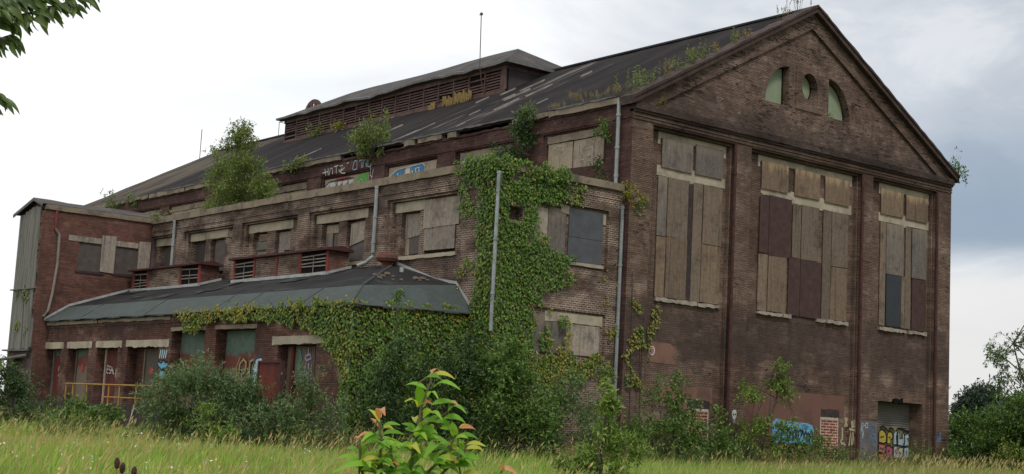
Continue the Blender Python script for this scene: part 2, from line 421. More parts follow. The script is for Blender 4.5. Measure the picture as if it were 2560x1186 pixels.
def roof_mat():
    M = N('hall_roof_sheets', .95, .06); p = M.pos()
    xyz = M.n('ShaderNodeSeparateXYZ'); M.l(p, xyz.inputs[0])
    k = M.mix(M.ramp(M.noise(M.scale(p, (.25, 1, .25)), .6, 5), .4, .65), (.021, .018, .019), (.034, .029, .029))
    # bare battens and torn laps running up the slope
    st = M.noise(M.scale(p, (.16, 2.2, .16)), 1.0, 5, .65)
    brk = M.noise(M.scale(p, (.5, .5, .5)), .7, 3)
    mid = M.n('ShaderNodeMath'); mid.operation = 'SUBTRACT'; M.l(xyz.outputs['Y'], mid.inputs[0]); mid.inputs[1].default_value = 15.5
    band = M.ramp(M.math('ABSOLUTE', mid.outputs[0]), 0, 7.5, .16, 0)
    k = M.mix(M.ramp(M.math('ADD', M.math('ADD', st, M.math('MULTIPLY', brk, .22)), band), .80, .90, 0, .7), k, (.20, .185, .17))
    # far end has lost its dark felt
    f = M.math('ADD', xyz.outputs['Y'], M.math('MULTIPLY', M.noise(M.scale(p, (.3, 1, .3)), .5, 4), 7))
    k = M.mix(M.ramp(f, 50.5, 53, 0, .85), k, M.mix(M.ramp(M.noise(M.scale(p, (.3, 1.5, .3)), .8, 5), .45, .6), (.115, .096, .075), (.045, .039, .036)))
    M.base(k); M.bump(st, .4, .04); return M.mat
ROOF = roof_mat()

LF_IVY = leafm('ivy_green', [(0, (0.045, 0.099, 0.013)), (.45, (0.084, 0.168, 0.020)), (.8, (0.140, 0.230, 0.029)), (1, (0.213, 0.280, 0.045))], .25)
LF_IVYY = leafm('ivy_yellow', [(0, (.13, .19, .022)), (.5, (.24, .25, .032)), (.9, (.34, .27, .045)), (1, (.34, .18, .05))], .25)
LF_DARK = leafm('shrub_dark', [(0, (0.027, 0.058, 0.018)), (.55, (0.048, 0.094, 0.029)), (.9, (0.083, 0.141, 0.044)), (1, (0.156, 0.208, 0.078))], .22)
LF_MID = leafm('shrub_mid', [(0, (0.049, 0.101, 0.023)), (.5, (0.091, 0.171, 0.037)), (.9, (0.156, 0.248, 0.052)), (1, (0.248, 0.326, 0.091))], .25)
LF_WIL = leafm('shrub_willow', [(0, (0.057, 0.104, 0.041)), (.5, (0.094, 0.156, 0.059)), (.85, (0.156, 0.227, 0.091)), (1, (0.286, 0.352, 0.156))], .25)
LF_LIGHT = leafm('shrub_light', [(0, (0.094, 0.163, 0.031)), (.5, (0.169, 0.263, 0.050)), (.9, (0.237, 0.325, 0.069)), (1, (0.350, 0.400, 0.125))], .3)
LF_ROOF = leafm('roof_birch', [(0, (0.086, 0.127, 0.034)), (.5, (0.144, 0.207, 0.053)), (1, (0.253, 0.299, 0.098))], .3)
LF_FAR = leafm('far_tree', [(0, (.035, .062, .040)), (1, (.062, .095, .058))], .15)  # distance haze is put into the leaf colour: paler, bluer green
LF_WEED = leafm('weed', [(0, (.11, .15, .03)), (.6, (.19, .25, .05)), (1, (.30, .32, .10))], .3)
LF_DRY = leafm('dry_weed', [(0, (.22, .155, .075)), (.6, (.30, .22, .11)), (1, (.20, .20, .07))], .25)
LF_BR = leafm('cherry_leaf', [(0, (.07, .11, .035)), (.6, (.10, .16, .045)), (1, (.16, .22, .06))], .5, .4, .5)
SAP_G = leafm('sapling_green', [(0, (0.120, 0.276, 0.026)), (.5, (0.192, 0.408, 0.036)), (1, (0.300, 0.504, 0.054))], .4, .55, .3)
SAP_Y = leafm('sapling_yellow', [(0, (0.384, 0.480, 0.060)), (1, (0.576, 0.504, 0.096))], .4, .55, .3)
SAP_O = leafm('sapling_orange', [(0, (.55, .20, .08)), (1, (.60, .30, .12))], .35, .35, .5)
GRASS = leafm('meadow_grass', [(0, (.16, .27, .055)), (.5, (.28, .43, .085)), (.85, (.39, .53, .13)), (1, (.47, .52, .21))], .42, .7, .1, big=((.44, .38, .20), .10, .58), big2=((.12, .20, .05), .33, .6))
PLUME = leafm('grass_plume', [(0, (.33, .27, .12)), (.6, (.45, .36, .18)), (1, (.50, .46, .20))], .35, .7, .15)

# ================================================================== THE HALL
W, APX, EAVE, RIDGE, LEN = 22.75, 11.38, 15.38, 21.72, 60.
SL = (RIDGE-EAVE)/APX
hall = empty('industrial_hall', (APX, 30, 0), 'huge derelict dark brick hall with steep gable, tall boarded windows and black roof', 'hall')
F0 = FY(0.)
mb = MB()
rects = []
for a, b in ((1.2, 6.42), (7.4, 15.44), (16.25, 21.55)):
    rects += [(a, b, 0, 14.38, .2), (a+.2, b-.2, 0, 14.26, .4), (b-.11, b-.02, 0, 14.30, .62)]
rects += [(17.46, 21.1, 0, 3.55, 1.25)]
rects += [(0, W, 14.46, 14.53, -.05), (0, W, 14.53, 14.60, -.02), (0, W, 14.60, 14.67, -.06), (0, W, 14.67, 14.92, -.03), (0, W, 14.92, 15.10, -.14)]
hfield(mb, F0, 0, W, 0, 15.10, rects)
mb.build('front_wall', B_HALL, hall)
mb = MB(); rough_bar(mb, F0, -.02, W+.02, 14.86, 15.16, -.19, .2, .012, .012, .5, seed=77); rough_bar(mb, F0, 0, W, 14.76, 14.855, -.12, .2, .0, .0, .6, seed=78)
mb.build('cornice_band', brick('brick_sooty', (.095, .068, .056), (.062, .046, .041), (.04, .033, .03), (.13, .10, .09), (.030, .025, .024), .6), hall)

# gable: field set back, a raised raking border, a projecting raking cornice
def tri_z(x, off=0.): return EAVE + off + SL*min(x, W-x)
lun_l = [(9.93, 16.75)] + [(9.93-1.62*math.cos(a), 16.75+1.87*math.sin(a)) for a in [math.pi/2*k/12 for k in range(12, -1, -1)]]
lun_r = [(W-u, z) for u, z in lun_l][::-1]
oval = [(APX+.56*math.cos(a), 17.93+.66*math.sin(a)) for a in [2*math.pi*k/26 for k in range(26)]]
inner = [(1.05, 15.10), (W-1.05, 15.10), (APX, 20.74)]
outer = [(0, 15.10), (W, 15.10), (W, EAVE), (APX, RIDGE), (0, EAVE)]
def plate(mb, F, loops, d, depth):
    vs = [Vector((u, z, 0)) for l in loops for u, z in l]
    flat_ = [q for l in loops for q in l]
    for t in tessellate_polygon([[Vector((u, z, 0)) for u, z in l] for l in loops]):
        mb.face([F(*flat_[k], d) for k in t])
    for l in loops:
        for k in range(len(l)):
            a, b = l[k], l[(k+1) % len(l)]
            mb.face([F(*a, d), F(*b, d), F(*b, depth), F(*a, depth)])
mb = MB()
plate(mb, F0, [inner, lun_l, oval, lun_r], .10, .62)
mb.build('gable_wall', B_GABLE, hall)
mb = MB()
plate(mb, F0, [[(0, 15.10), (1.05, 15.10), (APX, 20.74), (W-1.05, 15.10), (W, 15.10), (W, EAVE), (APX, RIDGE), (0, EAVE)]], -.03, .5)
mb.build('gable_border', B_GABLE, hall)
mb = MB()
for sgn in (0, 1):
    X = (lambda x: x) if not sgn else (lambda x: W-x)
    n = 34; r_ = random.Random(5+sgn); off = [r_.uniform(-.035, .035) for _ in range(n+1)]
    for k in range(n):
        x0, x1 = -.25+(APX+.25)*k/n, -.25+(APX+.25)*(k+1)/n
        for (dl, dh, d0, d1) in ((-.22, .02, -.30, .5), (.02, .14, -.36, .62)):
            o0, o1 = (off[k], off[k+1]) if dh > .1 else (0, 0)
            zl0, zl1 = EAVE+SL*x0+dl, EAVE+SL*x1+dl; zh0, zh1 = EAVE+SL*x0+dh+o0, EAVE+SL*x1+dh+o1
            a = [F0(X(x0), zl0, d0), F0(X(x1), zl1, d0), F0(X(x1), zh1, d0), F0(X(x0), zh0, d0)]
            b = [F0(X(x0), zl0, d1), F0(X(x1), zl1, d1), F0(X(x1), zh1, d1), F0(X(x0), zh0, d1)]
            mb.face(a); mb.face(b[::-1]); mb.face([a[3], a[2], b[2], b[3]]); mb.face([a[0], b[0], b[1], a[1]])
            if k == 0: mb.face([a[0], a[3], b[3], b[0]])
mb.build('raking_cornice', worn('cornice_brick', (.070, .044, .038), (.045, .031, .029), 2.4, dirt=(.10, .085, .06), damt=.4), hall)

mb = MB(); plate(mb, F0, [[(10.42, 16.75), (12.34, 16.75), (12.34, 18.85), (10.42, 18.85)], oval], .06, .10); mb.build('oval_surround', B_HALL, hall)
def gwin(loop, name='gable_window'):
    mb = MB(); mb.prism(F0, loop, .50, .56); o = mb.build(name, GREENP, hall)
    mb = MB(); n = len(loop)
    cu = sum(p[0] for p in loop)/n; cz = sum(p[1] for p in loop)/n
    inn = [(cu+(u-cu)*.93, cz+(z-cz)*.93) for u, z in loop]
    for k in range(n):
        l = (k+1) % n
        mb.face([F0(*loop[k], .47), F0(*loop[l], .47), F0(*inn[l], .47), F0(*inn[k], .47)])
        mb.face([F0(*inn[k], .47), F0(*inn[l], .47), F0(*inn[l], .5), F0(*inn[k], .5)])
    mb.build('frame', VOID, o); return o
gwin(lun_l); gwin(lun_r); gwin(oval)

# big boarded windows of the front
def front_window(spec):
    mb = MB(); u0, u1 = spec['x']
    mb.fbox(F0, u0, u1, 7.2, 14.0, .415, .45)
    wn = mb.build('window', B_SOOT, hall)
    # concrete head, ragged where it has crumbled
    mb = MB(); rough_bar(mb, F0, spec['lin'][0], spec['lin'][1], 13.96, 14.259, .37, .42, .008, 0, .3, seed=spec['s'])
    for u in (spec['lin'][0]+.06, spec['lin'][1]-.08): mb.fbox(F0, u-.06, u+.08, 13.72, 13.955, .372, .42)
    mb.build('lintel', CONC, wn)
    mb = MB(); t0, t1 = spec['lin']
    if spec.get('broken'):
        rough_bar(mb, F0, t0+.25, t0+2.5, 12.45, 12.80, .372, .43, .03, .015, .18, seed=3, chip=.16)
        rough_bar(mb, F0, t0+2.5, t1, 12.34, 12.81, .372, .43, .006, .006, .4, seed=4)
    else:
        rough_bar(mb, F0, t0, t1, 12.36, 12.80, .372, .43, .008, .006, .4, seed=spec['s']+9)
    for u in spec['mull']: mb.fbox(F0, u-.17, u+.12, 12.27, 12.87, .366, .43)
    mb.build('transom', CONC, wn)
    for k, (a, b) in enumerate(spec['up']):
        r = random.Random(k+spec['s'])
        mb = MB(); mb.fbox(F0, a, b, 12.73+r.uniform(-.02, .02), 14.0+r.uniform(-.04, .03), .30, .345, 0, tuple(r.uniform(-.025, .025) for _ in range(4)))
        mb.build('shutter', spec['upm'], wn)
    for k, (a, b, za, zb, m) in enumerate(spec['low']):
        r = random.Random(k*7+spec['s'])
        dd = r.uniform(0, .03)
        mb = MB(); mb.fbox(F0, a, b, za, zb, .33-dd, .368-dd, 0, tuple(r.uniform(-.02, .02) for _ in range(4)))
        mb.build('board', m, wn)
    mb = MB(); r = random.Random(spec['s']+5)
    for (a, b) in spec['sill']:
        rough_bar(mb, F0, a, b, 6.98, 7.13, .22+r.uniform(0, .06), .42, .035, .03, .14, seed=int(a*10))
    mb.build_each('sill', worn('crumbling_sill', (.36, .31, .25), (.25, .21, .18), 3, dirt=(.12, .09, .075), damt=.6), wn)
T, P_, K_ = BRD_T, PAN_P, PAN_K
front_window(dict(s=1, x=(1.95, 6.0), lin=(1.87, 6.12), mull=(4.05,), up=[(2.09, 3.96), (4.15, 5.88)], upm=BRD_G,
    low=[(1.95, 2.49, 9.76, 12.34, BRD_G), (2.55, 3.80, 9.78, 12.34, T), (4.09, 4.66, 7.15, 12.34, T), (4.73, 5.92, 9.76, 12.32, T),
         (1.95, 2.50, 7.16, 9.74, BRD_L), (2.56, 3.98, 7.16, 9.76, BRD_L), (4.73, 5.92, 7.18, 9.74, BRD_L), (3.82, 4.05, 7.18, 12.2, B_SOOT)],
    sill=[(2.0, 3.3), (3.3, 4.5), (4.55, 5.95)]))
front_window(dict(s=2, x=(8.4, 14.9), lin=(8.27, 15.07), mull=(10.75, 12.85), up=[(8.49, 10.32), (10.80, 12.60), (13.0, 14.82)], upm=BRD_W, broken=1,
    low=[(8.43, 9.03, 9.78, 12.40, P_), (9.08, 10.62, 9.74, 12.48, P_), (8.43, 9.05, 7.16, 9.74, T), (9.10, 10.34, 7.16, 9.72, BRD_L),
         (10.72, 11.30, 9.82, 12.33, T), (11.36, 12.58, 9.80, 12.33, T), (10.52, 11.34, 7.12, 9.80, P_), (11.38, 12.86, 7.12, 9.78, P_),
         (12.93, 13.52, 7.14, 12.33, T), (13.58, 14.80, 9.72, 12.33, T), (13.58, 14.80, 7.16, 9.69, BRD_L)],
    sill=[(8.40, 10.1), (10.15, 10.7), (12.6, 13.2), (13.3, 14.85)]))
front_window(dict(s=3, x=(17.3, 21.2), lin=(17.22, 21.34), mull=(19.30,), up=[(17.32, 19.11), (19.36, 21.16)], upm=BRD_W,
    low=[(17.33, 17.77, 7.22, 12.32, T), (17.82, 19.20, 9.80, 12.32, BRD_G), (17.86, 19.06, 7.22, 9.78, K_), (19.08, 19.34, 7.22, 9.78, T),
         (19.40, 19.84, 7.22, 12.32, T), (19.92, 21.13, 9.80, 12.32, BRD_G), (19.98, 21.14, 7.20, 9.77, P_)],
    sill=[(17.3, 18.5), (18.5, 19.5), (19.7, 20.4), (20.5, 21.2)]))

# patches, infills and paint low on the front
mb = MB(); mb.prism(F0, [(7.65, 3.3), (7.7, 3.66), (14.9, 3.62), (14.85, 2.62), (14.45, 2.6), (14.42, 1.2), (7.7, 1.2)], .386, .41); mb.build('render_patch', PLAST2, hall)
mb = MB(); mb.prism(F0, [(2.3, 2.6), (2.28, 3.42), (5.75, 3.54), (5.79, 2.83), (4.2, 2.75), (4.2, 2.5)], .386, .41); mb.build('render_patch', PLAST, hall)
mb = MB(); mb.prism(F0, [(1.75, 4.4), (1.78, 5.28), (3.1, 5.24), (3.46, 4.95), (3.2, 4.7), (3.5, 4.36)], .386, .41); mb.build('render_patch', PLAST, hall)
for a, b in ((4.26, 5.52), (13.14, 14.40)):
    mb = MB(); mb.fbox(F0, a, b, .3, 2.5, .372, .41); wi = mb.build('bricked_up_window', B_NEW, hall)
    mb = MB(); rough_bar(mb, F0, a-.03, b+.02, 2.47, 2.57, .36, .42, .012, .02, .1, seed=int(a))
    for u in (a-.03, b-.03): mb.fbox(F0, u, u+.06, .3, 2.46, .366, .415)
    mb.build('mortar_edge', worn('smeared_mortar', (.50, .42, .35), (.42, .34, .28), 4), wi)
    mb = MB(); rough_bar(mb, F0, a+.02, b+.1, 2.60, 2.95, .380, .41, .02, .03, .15, seed=int(a)+1); mb.build('soot_stain', B_SOOT, hall)

# round badge, skull paste-up
mb = MB(); mb.disc(F0, 1.99, 4.88, .185, .20, .375, .41); sg = mb.build('wall_badge', WHITE, hall)
mb = MB()
for k, (hw) in enumerate((.07, .11, .12, .10, .05)): mb.fbox(F0, 1.99-hw, 1.99+hw, 5.0-k*.062-.022, 5.0-k*.062+.022, .369, .376)
mb.build('emblem', RED, sg)
mb = MB()
fill(mb, F0, [(6.63, 2.42), (6.66, 2.58), (6.76, 2.64), (6.88, 2.62), (6.93, 2.52), (6.92, 2.38), (6.86, 2.26), (6.86, 2.05), (6.78, 2.0), (6.71, 2.1), (6.72, 2.24)], 0)
for u in (6.725, 6.845): fill(mb, F0, blob(u, 2.43, .035, .055, 8, .1), -.012, 1)
ribbon(mb, F0, [(6.73, 2.2), (6.79, 2.17), (6.85, 2.2)], .02, -.012, 1)
mb.build('skull_paste_up', [WHITE, BLACK], hall)

R4 = .386
mb = MB()   # blue piece under the trees
fill(mb, F0, [(9.75, 1.3), (9.78, 2.2), (10.0, 2.38), (10.6, 2.30), (12.2, 2.24), (12.55, 2.16), (12.68, 1.9), (12.66, 1.3)], R4, 0)
fill(mb, F0, blob(10.1, 1.65, .32, .22, 14, .2, 3), R4-.025, 1); fill(mb, F0, blob(12.0, 2.08, .22, .12, 14, .2, 4), R4-.025, 1)
r = random.Random(4)
for k in range(13):
    u = 9.95+k*.2; z = 1.75+r.uniform(-.2, .25)
    ribbon(mb, F0, [(u, z), (u+.1, z+r.uniform(.1, .3)), (u+.22, z+r.uniform(-.1, .2)), (u+.16, z-r.uniform(.1, .3)), (u+.3, z-r.uniform(-.1, .2))], .085, R4-.03, 2)
for k in range(6):
    u = 10.1+k*.4; z = 2.0+r.uniform(-.25, .12)
    ribbon(mb, F0, [(u, z), (u+.12, z+.1), (u+.22, z-.04)], .03, R4-.055, 3)
mb.build('graffiti_piece', [SKYB, BLUE, BLACK, PALEB], hall)

mb = MB()   # cream letters beside the second pier
for s in ([(14.95, 2.62), (15.12, 2.2)], [(15.1, 2.6), (14.92, 2.18)], [(15.2, 2.48), (15.22, 2.2), (15.33, 2.18)], [(15.3, 2.5), (15.32, 2.22), (15.42, 2.2), (15.44, 2.46), (15.30, 2.48)],
          [(15.58, 2.2), (15.58, 2.5), (15.52, 2.5), (15.5, 2.36), (15.58, 2.33)], [(15.02, 2.1), (15.45, 2.04)],
          [(14.75, 2.15), (14.76, 1.62), (14.66, 1.5), (14.72, 1.38), (14.86, 1.42), (15.0, 1.3)], [(15.03, 1.3), (15.12, 1.98), (15.24, 1.34)], [(15.3, 1.95), (15.34, 1.3), (15.46, 1.94), (15.56, 1.3)]):
    on = s[0][0] < 15.25
    ribbon(mb, F0, s, .105, R4 if max(p[0] for p in s) < 15.24 else .19)
mb.build('graffiti_tag', CREAM, hall)
mb = MB()   # grey painted strip with pale blue letters
mb.fbox(F0, 15.62, 16.25, .2, 2.5, -.006, .01, 1)
for s in ([(15.66, 2.02), (15.72, 2.44), (15.92, 2.3), (15.7, 2.2), (15.86, 1.85)], [(16.0, 2.44), (16.0, 2.2), (16.14, 2.2), (16.16, 2.42), (16.04, 2.42)], [(15.76, 1.9), (15.8, 1.7)]):
    ribbon(mb, F0, s, .06, -.006, 0)
mb.fbox(F0, 16.46, 17.44, .2, 2.5, .385, .41, 1)
for s in ([(16.6, 2.3), (16.75, 2.1), (16.9, 2.35)], [(16.95, 2.3), (17.1, 2.38), (17.16, 2.2), (17.0, 2.05)], [(17.0, 1.9), (17.28, 1.85)], [(17.04, 1.6), (17.3, 1.95)], [(17.16, 1.74), (17.34, 1.55)], [(17.1, 1.35), (17.3, 1.4), (17.28, 1.2)], [(16.6, 1.9), (16.85, 1.75), (16.7, 1.6)]):
    ribbon(mb, F0, s, .055, .380, 2)
mb.build('graffiti_tag', [PALEB, GREYR, BLUE], hall)
mb = MB()
for s in ([(21.62, 2.05), (21.66, 1.72), (21.78, 1.72), (21.82, 2.0)], [(21.86, 1.75), (22.05, 2.2)], [(21.95, 1.7), (22.1, 1.95)]): ribbon(mb, F0, s, .075, 0)
mb.build('graffiti_tag', BLUE, hall)

# roller door in its deep opening, covered in paint up to a man's reach
mb = MB(); nsl = 34
for k in range(nsl):
    z0 = 3.52*k/nsl; z1 = 3.52*(k+1)/nsl; zm = (z0+z1)/2
    a = [F0(17.46, z0, 1.20), F0(21.1, z0, 1.20), F0(21.1, zm, 1.165), F0(17.46, zm, 1.165)]
    mb.face(a); mb.face([a[3], a[2], F0(21.1, z1, 1.20), F0(17.46, z1, 1.20)])
door = mb.build('roller_door', ROLL, hall)
mb = MB(); D = 1.165
def dx(u): return 18.55 + (u-17.46)*.72        # the visible half of the door carries the piece
fill(mb, F0, [(dx(17.46), .6), (dx(17.46), 2.28), (dx(18.6), 2.36), (dx(20), 2.3), (dx(21.0), 2.2), (dx(21), .6)], D, 7)
q_ = lambda pts: [(dx(u), z) for u, z in pts]
shapes = [([(17.47, 1.55), (17.47, 2.08), (17.8, 2.2), (18.15, 2.1), (18.35, 1.85), (18.3, 1.58), (18.0, 1.5)], 0),
          ([(18.38, 1.5), (18.42, 2.0), (18.62, 2.12), (18.95, 2.06), (19.05, 1.8), (18.8, 1.72), (18.85, 1.5)], 0),
          ([(17.47, 1.08), (17.47, 1.5), (18.2, 1.46), (18.25, 1.2), (18.1, 1.02)], 4), ([(17.47, .7), (17.47, 1.03), (18.05, .98), (18.2, .7)], 5),
          ([(18.3, .75), (18.3, 1.4), (18.7, 1.42), (19.05, 1.3), (19.1, .8)], 1),
          ([(19.05, 1.45), (19.1, 2.02), (19.4, 2.2), (19.55, 2.05), (19.42, 1.9), (19.5, 1.5)], 2), ([(19.55, 1.45), (19.6, 2.1), (19.78, 2.12), (19.8, 1.8), (20.1, 1.8), (20.12, 2.1), (20.3, 2.05), (20.28, 1.42)], 2),
          ([(20.34, 1.4), (20.36, 1.98), (20.75, 2.08), (20.95, 1.9), (20.7, 1.78), (20.95, 1.5)], 2), ([(19.12, .8), (19.14, 1.38), (19.5, 1.42), (19.62, 1.2), (19.9, 1.38), (20.2, 1.34), (20.2, .8)], 6),
          ([(20.26, .8), (20.28, 1.34), (20.85, 1.4), (20.9, .85)], 2)]
for k_, (pts, m_i) in enumerate(shapes):
    fill(mb, F0, q_(pts), D-.022, m_i)
    ribbon(mb, F0, q_(pts+[pts[0]]), .055, D-.05, 3)
for pts in ([(17.5, 2.26), (17.8, 2.34), (18.2, 2.24), (18.4, 2.1)], [(18.5, 2.2), (18.8, 2.28), (19.1, 2.14)], [(19.5, 2.26), (19.9, 2.3), (20.4, 2.2), (20.9, 2.14)]): ribbon(mb, F0, q_(pts), .10, D-.06, 3)
for pts in ([(17.6, 1.8), (18.0, 1.85)], [(18.55, 1.85), (18.75, 1.8)], [(17.6, 1.3), (17.9, 1.2), (18.1, 1.32)], [(18.5, 1.2), (18.8, 1.05)], [(19.3, 1.2), (19.45, 1.0)], [(19.75, 1.15), (19.95, 1.02)], [(20.45, 1.15), (20.7, 1.05)]): ribbon(mb, F0, q_(pts), .045, D-.065, 3)
for pts in ([(19.2, 1.6), (19.22, 1.95)], [(19.66, 1.55), (19.68, 1.95)], [(20.2, 1.55), (20.2, 1.95)], [(20.45, 1.6), (20.5, 1.9)], [(20.4, 1.0), (20.45, 1.25)]): ribbon(mb, F0, q_(pts), .04, D-.075, 6)
fill(mb, F0, q_([(19.25, 1.12), (19.3, 1.3), (19.45, 1.28), (19.42, 1.1)]), D-.08, 1)
mb.build('graffiti_piece', [YEL, PINK, PALEB, BLACK, SALM, ORNG, WHITE, worn('old_paint_olive', (.26, .23, .10), (.18, .17, .09), 3)], door)
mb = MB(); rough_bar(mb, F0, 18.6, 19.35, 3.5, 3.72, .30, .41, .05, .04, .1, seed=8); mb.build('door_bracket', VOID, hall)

# long side above the annex roof
FS = FX(0.)
mb = MB(); rects = [(0.0, 1.15, 0, 15.10, -.0)]
bays = [(1.75, 5.65), (8.0, 12.2), (14.0, 18.35), (20.0, 24.6), (26.3, 30.5), (32.6, 37.3), (38.6, 43.4), (45.0, 49.5), (51.2, 55.8)]
for a, b in bays: rects += [(a-.15, b+.15, 12.6, 14.42, .10), (a, b, 12.7, 14.34, .2)]
rects += [(0.0, LEN, 14.50, 14.58, -.04)]
hfield(mb, FS, 0.0, LEN, 0, 15.10, rects)
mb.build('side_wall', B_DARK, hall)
mb = MB()  # the two walls and the far gable nobody sees from the field
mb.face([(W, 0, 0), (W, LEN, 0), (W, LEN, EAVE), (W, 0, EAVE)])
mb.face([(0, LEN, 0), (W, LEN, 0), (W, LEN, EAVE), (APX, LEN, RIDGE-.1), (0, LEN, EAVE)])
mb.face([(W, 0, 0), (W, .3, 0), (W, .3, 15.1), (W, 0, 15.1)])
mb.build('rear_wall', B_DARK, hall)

def side_window(a, b, parts):
    mb = MB(); mb.fbox(FS, a+.05, b-.05, 12.75, 14.3, .205, .24); wn = mb.build('window', B_SOOT, hall)
    for nm, u0, u1, z0, z1, m in parts:
        r = random.Random(int(u0*100)); mb = MB()
        if nm == 'lintel': rough_bar(mb, FS, u0, u1, z0, z1, .10, .21, .012, .012, .3, seed=int(a))
        else: mb.fbox(FS, u0, u1, z0, z1, .14, .2, 0, tuple(r.uniform(-.015, .015) for _ in range(4)))
        mb.build(nm, m, wn)
    return wn
side_window(*bays[0], [('lintel', 1.85, 5.6, 14.0, 14.33, COPE), ('board', 1.9, 3.84, 12.74, 13.96, BRD_C), ('board', 3.93, 5.55, 12.76, 13.97, BRD_C), ('sill', 1.8, 5.6, 12.60, 12.72, COPE)])
w1 = side_window(*bays[1], [('lintel', 8.1, 12.1, 13.95, 14.33, COPE), ('board', 8.1, 12.1, 12.76, 13.92, BRD_C)])
w2 = side_window(*bays[2], [('board', 14.1, 18.25, 12.76, 14.25, BRD_C)])
w3 = side_window(*bays[3], [('board', 20.1, 24.5, 12.76, 14.25, BRD_C)])
side_window(*bays[4], [('lintel', 26.4, 30.4, 13.98, 14.33, COPE), ('board', 26.4, 28.3, 12.76, 13.93, BRD_C), ('board', 28.4, 30.4, 12.76, 13.93, BRD_C)])
for k in (5, 6, 7, 8): side_window(*bays[k], [('lintel', bays[k][0]+.1, bays[k][1]-.1, 14.0, 14.32, COPE), ('board', bays[k][0]+.1, bays[k][1]-.1, 12.76, 13.97, BRD_C)])
Dg = .14
FS0 = FS
FS = lambda u, z, d: FS0(u, 13.52+(z-12.9)*.56, d)      # only the tops of the boards show above the parapet
mb = MB()   # blue and white letters
fill(mb, FS, [(18.1, 12.9), (18.05, 13.35), (17.4, 13.85), (16.9, 13.9), (16.9, 13.5), (17.3, 13.4), (17.3, 12.95)], Dg, 0)
fill(mb, FS, [(16.75, 12.9), (16.7, 13.9), (16.35, 13.95), (16.3, 13.0)], Dg, 1); fill(mb, FS, [(16.2, 13.0), (16.2, 13.98), (15.3, 14.05), (15.1, 13.85), (15.25, 13.1)], Dg, 0)
fill(mb, FS, blob(16.55, 13.25, .2, .18, 10), Dg-.022, 2); ribbon(mb, FS, [(15.75, 13.2), (15.8, 13.75), (15.5, 13.8), (15.5, 13.2)], .1, Dg-.03, 1)
ribbon(mb, FS, [(18.2, 12.85), (18.15, 13.4), (17.45, 13.95), (16.8, 13.98), (15.2, 14.1), (15.0, 13.8)], .07, Dg-.03, 1)
ribbon(mb, FS, [(18.2, 12.86), (17.0, 12.9), (15.0, 13.0), (14.4, 13.1)], .09, Dg-.03, 1)
for u in (17.4, 16.1): ribbon(mb, FS, [(u, 13.0), (u-.05, 13.6)], .08, Dg-.035, 1)
mb.build('graffiti_piece', [BLUE, WHITE, SALM], w2)
mb = MB()   # white block letters, green fill to the right
fill(mb, FS, [(24.4, 12.9), (24.38, 13.5), (24.0, 13.85), (23.4, 13.85), (23.3, 13.0)], Dg, 0)
for u in (23.15, 22.65, 22.05): fill(mb, FS, [(u, 12.95), (u, 13.8), (u-.44, 13.82), (u-.44, 13.55), (u-.2, 13.5), (u-.2, 13.0)], Dg, 0)
fill(mb, FS, [(21.5, 12.95), (21.4, 13.6), (20.9, 14.2), (20.2, 14.22), (20.2, 12.95)], Dg, 1)
ribbon(mb, FS, [(24.45, 12.9), (24.42, 13.55), (24.0, 13.92), (23.3, 13.95), (22.6, 13.95), (21.6, 13.95)], .08, Dg-.03, 2)
ribbon(mb, FS, [(23.3, 14.08), (22.0, 14.08)], .12, Dg-.03, 3)
for u in (24.0, 23.22, 22.72, 22.1): ribbon(mb, FS, [(u, 12.95), (u-.02, 13.6)], .06, Dg-.035, 2)
ribbon(mb, FS, [(21.2, 13.3), (20.8, 13.7), (20.5, 13.2)], .06, Dg-.03, 0)
mb.build('graffiti_piece', [WHITE, GREEN, BLACK, RED], w3)
mb = MB()
for u in (12.0, 11.2, 10.6): fill(mb, FS, [(u, 13.3), (u, 13.85), (u-.45, 13.88), (u-.42, 13.3)], Dg, 0)
ribbon(mb, FS, [(10.0, 13.4), (9.8, 13.9), (9.3, 13.95), (9.1, 13.4)], .12, Dg, 0); ribbon(mb, FS, [(9.7, 13.4), (9.5, 13.8), (9.25, 13.5)], .07, Dg-.03, 1)
for u in (11.8, 11.0, 10.4): ribbon(mb, FS, [(u, 13.35), (u-.1, 13.8)], .05, Dg-.03, 1)
mb.build('graffiti_piece', [WHITE, LILAC], w1)
FS = FS0
mb = MB()   # white tags on the brick above
for s in ([(24.3, 14.85), (24.15, 14.45)], [(24.5, 14.62), (23.9, 14.66)], [(23.95, 14.85), (23.9, 14.42)], [(23.8, 14.45), (23.7, 14.8), (23.5, 14.8), (23.45, 14.45)], [(23.35, 14.85), (22.9, 14.88)], [(23.15, 14.86), (23.1, 14.45)],
          [(22.8, 14.82), (22.5, 14.86), (22.6, 14.62), (22.85, 14.6), (22.55, 14.42), (22.2, 14.4)], [(22.75, 14.5), (22.3, 14.7)], [(22.1, 14.9), (21.9, 14.93)]): ribbon(mb, FS, s, .055, -.04)
mb.build('graffiti_tag', [WHITE], hall); mb = MB()
for s in ([(21.5, 14.5), (21.35, 14.95), (21.1, 14.95), (21.05, 14.5), (21.4, 14.48)], [(20.9, 14.9), (20.6, 14.93), (20.62, 14.5)], [(20.5, 14.5), (20.45, 14.9), (20.2, 14.9), (20.15, 14.5)], [(20.05, 14.9), (20.0, 14.5), (19.8, 14.5)]): ribbon(mb, FS, s, .06, -.04, 1)
mb.build('graffiti_tag', [WHITE, PALEB], hall); mb = MB()
for s in ([(19.75, 14.6), (19.7, 14.0), (19.5, 13.9)], [(19.45, 14.3), (19.6, 13.7), (19.7, 13.5), (19.85, 13.55)]): ribbon(mb, FS, s, .04, -.04)
mb.build('graffiti_tag', [WHITE, PALEB], hall)
mb = MB()
